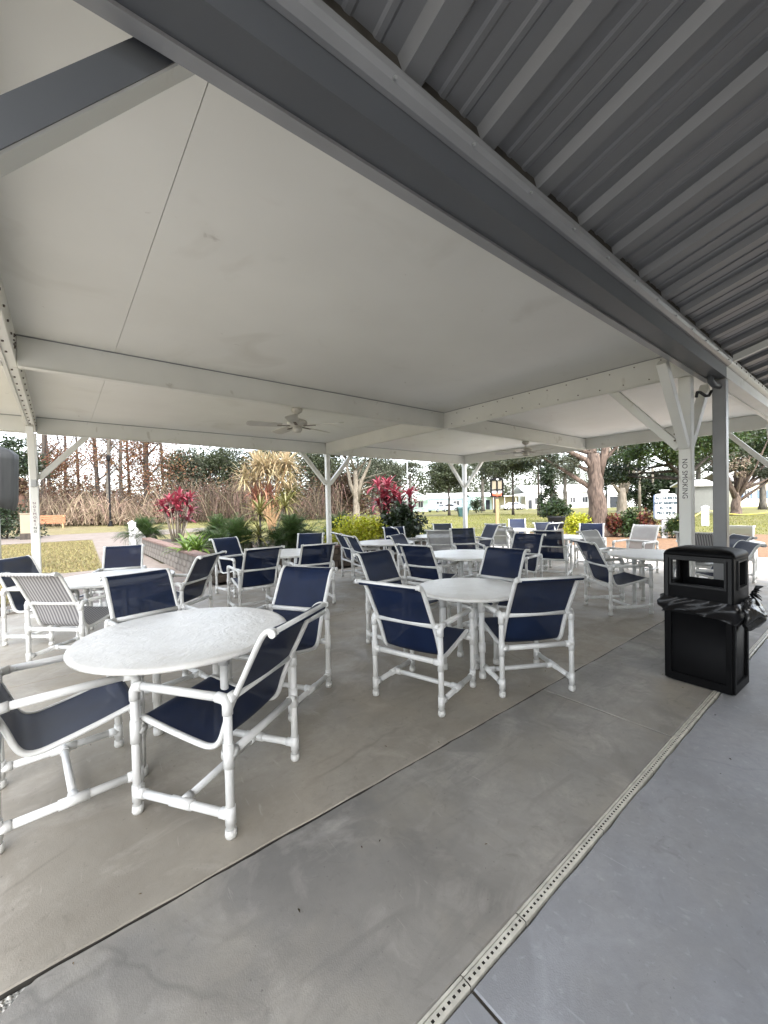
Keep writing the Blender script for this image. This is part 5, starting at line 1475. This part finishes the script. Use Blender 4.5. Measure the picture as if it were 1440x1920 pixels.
# ------------------------------------------------------------------ houses and cars across the lawn
def house(name, u0, u1, depth, eave, ridge, dep, mwall, mroof, label, windows=(), doors=(), gable=False, over=.35, cat='house', posts=0):
    """front wall between two photo columns, facing the camera"""
    x0, y0 = at(u0, depth); x1, y1 = at(u1, depth)
    Ln = math.hypot(x1 - x0, y1 - y0); ang = math.atan2(y1 - y0, x1 - x0)
    h = tag(empty(name, (x0, y0, -.05), ang), label, cat)
    b = MB(); b.box((0, 0, 0), (Ln, dep, eave)); b.build('wall', mwall, h)
    b = MB()
    if gable:
        b.add([(-over, -over, eave - .02), (Ln / 2, -over, ridge), (Ln + over, -over, eave - .02), (-over, dep, eave - .02), (Ln / 2, dep, ridge), (Ln + over, dep, eave - .02),
               (-over, -over, eave + .13), (Ln / 2, -over, ridge + .16), (Ln + over, -over, eave + .13), (-over, dep, eave + .13), (Ln / 2, dep, ridge + .16), (Ln + over, dep, eave + .13)],
              [(0, 1, 4, 3), (1, 2, 5, 4), (6, 9, 10, 7), (7, 10, 11, 8), (0, 6, 7, 1), (1, 7, 8, 2), (0, 3, 9, 6), (2, 8, 11, 5), (3, 4, 10, 9), (4, 5, 11, 10)])
        b.build('roof', mroof, h)
        b = MB(); b.add([(0, 0.02, eave), (Ln, 0.02, eave), (Ln / 2, 0.02, ridge - .02)], [(0, 1, 2)]); b.build('gable_wall', mwall, h)
    else:
        b.prism([(-over, eave), (dep / 2, ridge), (dep + over, eave), (dep + over, eave + .14), (dep / 2, ridge + .16), (-over, eave + .14)], 0, -over, Ln + over)
        b.build('roof', mroof, h)
    for w in windows:
        wx, wz, ww, wh = w[:4]
        b = MB(); t = .07
        for (a0, a1, c0, c1) in ((wx - t, wx + ww + t, wz - t, wz), (wx - t, wx + ww + t, wz + wh, wz + wh + t), (wx - t, wx, wz, wz + wh), (wx + ww, wx + ww + t, wz, wz + wh), (wx + ww / 2 - .03, wx + ww / 2 + .03, wz, wz + wh)):
            b.box((a0, -.06, c0), (a1, -.003, c1))
        wn_ = b.build('window', M['sign_white'], h)
        b = MB(); b.box((wx, -.02, wz), (wx + ww, -.004, wz + wh)); b.build('pane', M['glass'], wn_)
        if len(w) > 4:
            for s in (wx - .5, wx + ww + .1):
                b = MB(); b.box((s, -.05, wz - .05), (s + .4, -.004, wz + wh + .05)); b.build('shutter', M['shutter'], h)
    for dx, dw, dh in doors:
        b = MB(); b.box((dx, -.05, .05), (dx + dw, -.004, dh)); b.build('door', M['glass'], h)
    for i in range(posts):
        px = Ln * i / max(1, posts - 1)
        b = MB(); b.box((px - .06, -1.7, 0), (px + .06, -1.58, eave - .1)); b.build('porch_post', M['sign_white'], h)
    if posts:
        b = MB(); b.box((-.4, -1.9, eave - .12), (Ln + .4, -.38, eave + .02)); b.build('porch_roof', mroof, h)
    return h
HW, HM, HB, HC = M['house_white'], M['house_mint'], M['house_blue'], M['house_cream']
house('cottage', 742, 802, 82, 2.7, 4.3, 9, HM, M['roof_white'], 'mint green cottage with gable roof behind the tall crimson plant', windows=((1.0, .9, .8, 1.2), (2.4, .9, .8, 1.2), (4.6, .9, .9, 1.2)), gable=True, posts=3)
house('cottage', 806, 905, 95, 2.7, 3.9, 9, HB, M['roof_white'], 'pale blue low house behind the round dark shade tree', windows=((1.5, 1.0, 1.4, 1.1), (5.5, 1.0, 1.4, 1.1), (9, 1.0, 1.2, 1.1)))
house('cottage', 884, 922, 88, 2.9, 3.7, 7, HM, M['roof_white'], 'pale house corner right of the corner post, white roof', windows=((1.2, 1.0, 1.0, 1.1),), doors=((3.1, .9, 2.1),))
house('bungalow', 986, 1112, 86, 3.4, 5.0, 9, HW, M['roof_white'], 'white bungalow behind the black light pole and evergreen', windows=((1.9, 1.0, 1.3, 1.3), (5.0, 1.2, 1.0, 1.1), (9.4, 1.2, 1.1, 1.1), (12.0, 1.2, 1.1, 1.1)), doors=((.5, .8, 1.9),))
house('bungalow', 1136, 1232, 80, 2.6, 4.4, 9, HW, M['roof_white'], 'white house with dark carport opening behind the lopped tree', windows=((6.0, 1.0, 1.2, 1.0),), doors=((.8, 3.0, 2.2),))
house('bungalow', 1384, 1520, 62, 3.6, 5.4, 9, HC, M['roof_gray'], 'cream house with blue shutters at the right edge', windows=((.9, 1.3, .8, 1.2, 1), (3.4, 1.3, .8, 1.2, 1), (5.6, 1.2, .8, 1.3, 1)))
house('garden_shed', 1298, 1337, 42, 2.75, 3.3, 2.4, M['shed_gray'], M['roof_white'], 'grey green shed with white roof between the two right posts', cat='shed')
# open carport between the pale houses
x0, y0 = at(925, 84); x1, y1 = at(988, 84); ang = math.atan2(y1 - y0, x1 - x0); Ln = math.hypot(x1 - x0, y1 - y0)
cp = tag(empty('carport', (x0, y0, -.05), ang), 'open white carport sheltering a white car', 'carport')
b = MB(); b.box((-.3, -.5, 2.75), (Ln + .2, 5.5, 2.95)); b.build('roof', M['roof_white'], cp)
for i in range(4):
    b = MB(); b.box((Ln * i / 3 - .06, -.2, 0), (Ln * i / 3 + .06, -.08, 2.75)); b.build('post', M['sign_white'], cp)
b = MB(); b.box((0, 5.3, 0), (Ln, 5.42, 2.75)); b.build('back_wall', M['house_cream'], cp)

def car(u, depth, rz, m, label, s=1.0):
    x, y = at(u, depth); c = tag(empty('parked_car', (x, y, -.04), rz), label, 'car', 'cars parked by the houses')
    prof = [(-2.1, .35), (-2.15, .75), (-1.9, .92), (-1.25, .98), (-.65, 1.42), (.75, 1.45), (1.35, 1.02), (2.0, .9), (2.15, .6), (2.1, .35)]
    b = MB(); n = len(prof)
    V = []
    for yy, k in ((-.85, 1), (-.78, 1.02), (.78, 1.02), (.85, 1)):
        for px, pz in prof: V.append((px, yy * (.86 if pz > 1.2 else 1), pz))
    F = [(i, (i + 1) % n, n + (i + 1) % n, n + i) for i in range(n)] + [(n + i, n + (i + 1) % n, 2 * n + (i + 1) % n, 2 * n + i) for i in range(n)] + [(2 * n + i, 2 * n + (i + 1) % n, 3 * n + (i + 1) % n, 3 * n + i) for i in range(n)]
    F += [tuple(range(n))[::-1], tuple(range(3 * n, 4 * n))]
    b.add(V, F); b.build('body', m, c)
    for sy in (-1, 1):
        b = MB(); yy = sy * .80
        b.add([(-1.05, yy, 1.0), (-.58, yy * .96, 1.36), (.68, yy * .96, 1.38), (1.12, yy, 1.02), (-1.05, yy * 1.08, .99), (-.58, yy * 1.0, 1.35), (.68, yy * 1.0, 1.37), (1.12, yy * 1.08, 1.01)], [(0, 1, 2, 3), (4, 5, 6, 7), (0, 1, 5, 4), (2, 3, 7, 6)]); b.build('side_window', M['glass'], c)
        for wx in (-1.3, 1.3):
            b = MB(); b.tube([(wx, sy * .70, .32), (wx, sy * .90, .32)], .32, 14); w = b.build('wheel', M['rubber'], c)
            b = MB(); b.tube([(wx, sy * .89, .32), (wx, sy * .915, .32)], .18, 10); b.build('rim', M['steel'], w)
    b = MB(); b.add([(1.38, -.66, 1.035), (1.38, .66, 1.035), (.80, .6, 1.44), (.80, -.6, 1.44), (1.40, -.66, 1.05), (1.40, .66, 1.05), (.82, .6, 1.455), (.82, -.6, 1.455)], [(0, 1, 2, 3), (4, 5, 6, 7), (0, 1, 5, 4), (2, 3, 7, 6)]); b.build('windscreen', M['glass'], c)
    c.scale = (s, s, s)
yaw = math.atan2(-.63, .78)
car(962, 78, yaw + .15, M['car_white'], 'white car parked in the open carport')
car(820, 74, yaw + .9, M['car_blue'], 'pale blue car left behind the round dark shade tree')
car(846, 80, yaw + 2.6, M['car_white'], 'white car half hidden behind the shade tree trunk')

# black light poles and a grey one
def pole(u, depth, h_, r, m, label, top=True):
    x, y = at(u, depth); p = tag(empty('light_pole', (x, y, -.05)), label, 'light pole', 'thin light poles on the lawn')
    b = MB(); b.tube([(0, 0, 0), (0, 0, .5), (0, 0, h_)], [r * 1.6, r, r * .8], 10); b.build('shaft', m, p)
    b = MB(); b.lathe([(0, 0), (r * 3, 0), (r * 3, .06), (r * 1.7, .12), (r * 1.5, .5)], 10); b.build('base', m, p)
    b = MB(); b.lathe([(.05, h_), (.16, h_ + .1), (.19, h_ + .45), (.1, h_ + .62), (0, h_ + .68)], 10); b.build('lamp_head', m, p)
pole(206, 40, 6.4, .085, M['black_pole'], 'thin black light pole in front of the bare wood')
pole(1015, 40, 6.2, .085, M['black_pole'], 'thin black light pole in front of the white bungalow')
pole(1137, 30, 6.2, .065, M['black_pole'], 'thin dark pole right behind the big tree trunk')
pole(765, 60, 8.0, .10, M['steel'], 'grey pole rising behind the tall crimson plant')

# lantern shaped notice board on a wooden post
x, y = at(932, 27); nb = tag(empty('notice_board', (x, y, -.05), yaw), 'black arched lantern shaped notice board on a tan post', 'notice board')
b = MB(); b.box((-.10, -.08, 0), (.10, .08, 1.75), bev=.01); b.build('post', M['wood_tan'], nb)
zb, zt = zrow(27, 930, 932) + .05, zrow(27, 897, 932) + .05; w = .40
def bar(lo, hi): b = MB(); b.box(lo, hi, bev=.01); return b.build('frame', M['black_pole'], nb)
for xx in (-w - .03, -.04, w - .06): bar((xx, -.10, zb), (xx + .09, .06, zt - .12))
bar((-w - .03, -.101, zb - .07), (w + .03, .061, zb)); bar((-w + .061, -.09, zb + .36), (w - .061, .05, zb + .44))
b = MB(); ar = [(-w - .02, zt - .14)] + [(-(w + .02) * math.cos(math.pi * k / 10), zt - .14 + .20 * math.sin(math.pi * k / 10)) for k in range(1, 10)] + [(w + .02, zt - .14)]
b.prism(ar, 1, -.12, .08); b.build('arched_top', M['black_pole'], nb)
b = MB(); b.ball((.02, -.125, zt - .08), (.09, .012, .06), 10, 6); b.build('emblem', M['sign_white'], nb)
for xx in (-.32, .06):
    b = MB(); b.box((xx, -.06, zb + .46), (xx + .26, -.03, zt - .17)); b.build('notice_sheet', M['beige'], nb)
b = MB(); b.box((-.33, -.05, zb + .19), (.33, .0, zb + .36)); b.build('pale_tray', M['sign_white'], nb)
b = MB(); b.lathe([(0, zb - .07), (.22, zb - .06), (.34, zb + .04), (.33, zb + .18), (0, zb + .2)], 14); o = b.build('red_bowl', M['red_box'], nb); o.scale = (1, .4, 1)

# the sign by the flower bed
x, y = at(1246, 15.6); sg = tag(empty('course_sign', (x, y, -.05), yaw - .12), 'white rounded sign on a white post telling guests to register', 'sign')
zt, zb = zrow(15.6, 926, 1246) + .05, zrow(15.6, 973, 1246) + .05; w = .385
b = MB(); b.box((-.11, -.04, 0), (.11, .06, zt + .10), bev=.01); b.build('post', M['sign_white'], sg)
b = MB(); b.box((-.15, -.06, zt + .10), (.15, .08, zt + .155), bev=.012); b.build('post_cap', M['sign_white'], sg)
P = []
for cx, cz, a0 in ((w - .1, zt - .1, 0), (-w + .1, zt - .1, 90), (-w + .1, zb + .1, 180), (w - .1, zb + .1, 270)):
    for k in range(6):
        a = math.radians(a0 + 18 * k); P.append((cx + .1 * math.cos(a), cz + .1 * math.sin(a)))
b = MB(); b.prism(P, 1, -.09, -.05); b.build('sign_board', M['sign_white'], sg)
b = MB(); b.prism([(px * 1.02 - .03, pz - .012) for px, pz in P], 1, -.046, -.042); b.build('backing_board', M['shutter'], sg)
for k, line in enumerate(('ALL GUESTS', 'MUST REGISTER', 'IN THE', 'PRO SHOP')):
    t = text_mesh(line, .140 if k != 1 else .112, M['sign_text'], 'lettering', sg, bold=.010)
    t.matrix_local = Matrix.Translation((0, -.0925, zt - .17 - k * .19)) @ Matrix.Rotation(math.pi / 2, 4, 'X')

# rope fence right of the lettered post
def rope(p, q, name, label):
    P = [tuple(p[i] + (q[i] - p[i]) * t + (0 if i < 2 else -.22 * math.sin(math.pi * t)) for i in range(3)) for t in np.linspace(0, 1, 9)]
    b = MB(); b.tube(P, .022, 6); return tag(b.build(name, M['yellow_rope']), label, 'rope', 'yellow ropes of the rope fence')
ps = [at(1322, 22), at(1246, 15.9), at(1455, 20)]
for (x, y), lb in zip(ps[:1], ('short white rope fence post left of the grey post',)):
    f = tag(empty('rope_post', (x, y, -.05)), lb, 'post')
    b = MB(); b.box((-.14, -.14, 0), (.14, .14, 1.0), bev=.01); b.build('post_shaft', M['sign_white'], f)
    b = MB(); b.lathe([(.19, 1.0), (.19, 1.05), (0, 1.14)], 4, smooth=False); b.build('post_cap', M['sign_white'], f)
rope((*ps[0], .85), (*ps[1], .62), 'rope', 'yellow rope sagging between the white post and the sign')
rope((*ps[0], .85), (*ps[2], .75), 'rope', 'yellow rope running right from the short white post')

# black pot with a leafy plant
x, y = at(1043, 22); pt = tag(empty('plant_pot', (x, y, -.05)), 'black pot on a pale slab, left of the yellow bush', 'pot')
b = MB(); b.lathe([(0, 0), (.34, 0), (.46, .62), (.50, .64), (.50, .72), (.44, .72), (.42, .64), (0, .62)], 20); b.build('pot_body', M['pot'], pt)
b = MB(); b.box((-1.6, -.6, .0), (.7, .6, .06), bev=.01); b.build('paving_slab', M['path'], pt)
o = shrub('potted_plant', 1043, 22, .60, .75, .7, .55, M['green_leaf'], 1500, .16, 'leafy green plant growing in the black pot')

# bench and box in front of the wood, left
x, y = at(92, 38); bn = tag(empty('park_bench', (x, y, -.05), yaw + .55), 'orange wooden bench right of the left post before the wood', 'bench')
for k in range(4):
    b = MB(); b.box((-1.15, .20 + .03 * k, .50 + k * .19), (1.15, .24 + .03 * k, .665 + k * .19), bev=.008); b.build('back_slat', M['wood_orange'], bn)
for k in range(3):
    b = MB(); b.box((-1.15, -.34 + k * .17, .44), (1.15, -.19 + k * .17, .48), bev=.008); b.build('seat_slat', M['wood_orange'], bn)
for xx in (-1.0, 1.0):
    b = MB(); b.box((xx - .05, -.32, 0), (xx + .05, -.22, .44)); b.box((xx - .05, .26, 0), (xx + .05, .34, 1.2)); b.box((xx - .05, -.22, .36), (xx + .05, .26, .438)); b.build('bench_leg', M['wood_tan'], bn)
x, y = at(53, 23); bx = tag(empty('utility_box', (x, y, -.05), yaw + .5), 'pale beige box on a dark plinth left of the left post', 'utility box')
b = MB(); b.box((-.34, -.25, .35), (.34, .25, 1.45), bev=.02); b.build('cabinet', M['beige'], bx)
b = MB(); b.box((-.36, -.27, 1.45), (.36, .27, 1.50), bev=.01); b.build('lid', M['beige'], bx)
b = MB(); b.box((-.36, -.26, 0), (.36, .26, .35)); b.build('plinth', M['darkbark'], bx)
# dark bin on the lawn
x, y = at(868, 46); bi = tag(empty('wheeled_bin', (x, y, -.05), yaw), 'dark teal bin standing on the lawn left of the corner post', 'bin')
b = MB(); b.add([(-.45, -.4, 0), (.45, -.4, 0), (.45, .4, 0), (-.45, .4, 0), (-.62, -.52, .95), (.62, -.52, .95), (.62, .52, .95), (-.62, .52, .95)], [(0, 3, 2, 1), (4, 5, 6, 7), (0, 1, 5, 4), (1, 2, 6, 5), (2, 3, 7, 6), (3, 0, 4, 7)]); b.build('bin_body', M['bin_green'], bi)
b = MB(); b.prism([(-.56, .95), (.56, .95), (.5, 1.08), (-.4, 1.12)], 0, -.66, .66); b.build('bin_lid', M['bin_green'], bi)
# closed umbrella in a grey cover at the left edge
x, y = at(-4, 9.6); um = tag(empty('patio_umbrella', (x, y, -.03)), 'closed patio umbrella in a grey cover at the left picture edge', 'umbrella')
V, F = [], []; n, m = 30, 12
for j in range(m + 1):
    q = j / m; z = 1.66 + q * 1.48
    r = .40 * min(1, (1 - q) * 6) ** .5 * (.86 + .14 * q) if q > .02 else .30
    for k in range(n):
        a = 2 * math.pi * k / n; rr = r * (1 + .05 * math.cos(9 * a)); V.append((rr * math.cos(a), rr * math.sin(a), z - (.10 * math.cos(a) if j == 0 else 0)))
for j in range(m):
    for k in range(n): F.append((j * n + k, j * n + (k + 1) % n, (j + 1) * n + (k + 1) % n, (j + 1) * n + k))
b = MB(); b.add(V, F, True); b.build('cover', M['canvas'], um)
b = MB(); b.tube([(0, 0, .1), (0, 0, 3.1)], .03, 10); b.build('pole', M['steel'], um)
b = MB(); b.lathe([(0, 0), (.32, 0), (.32, .06), (.06, .12), (.05, .4), (0, .4)], 20); b.build('base', M['pot'], um)
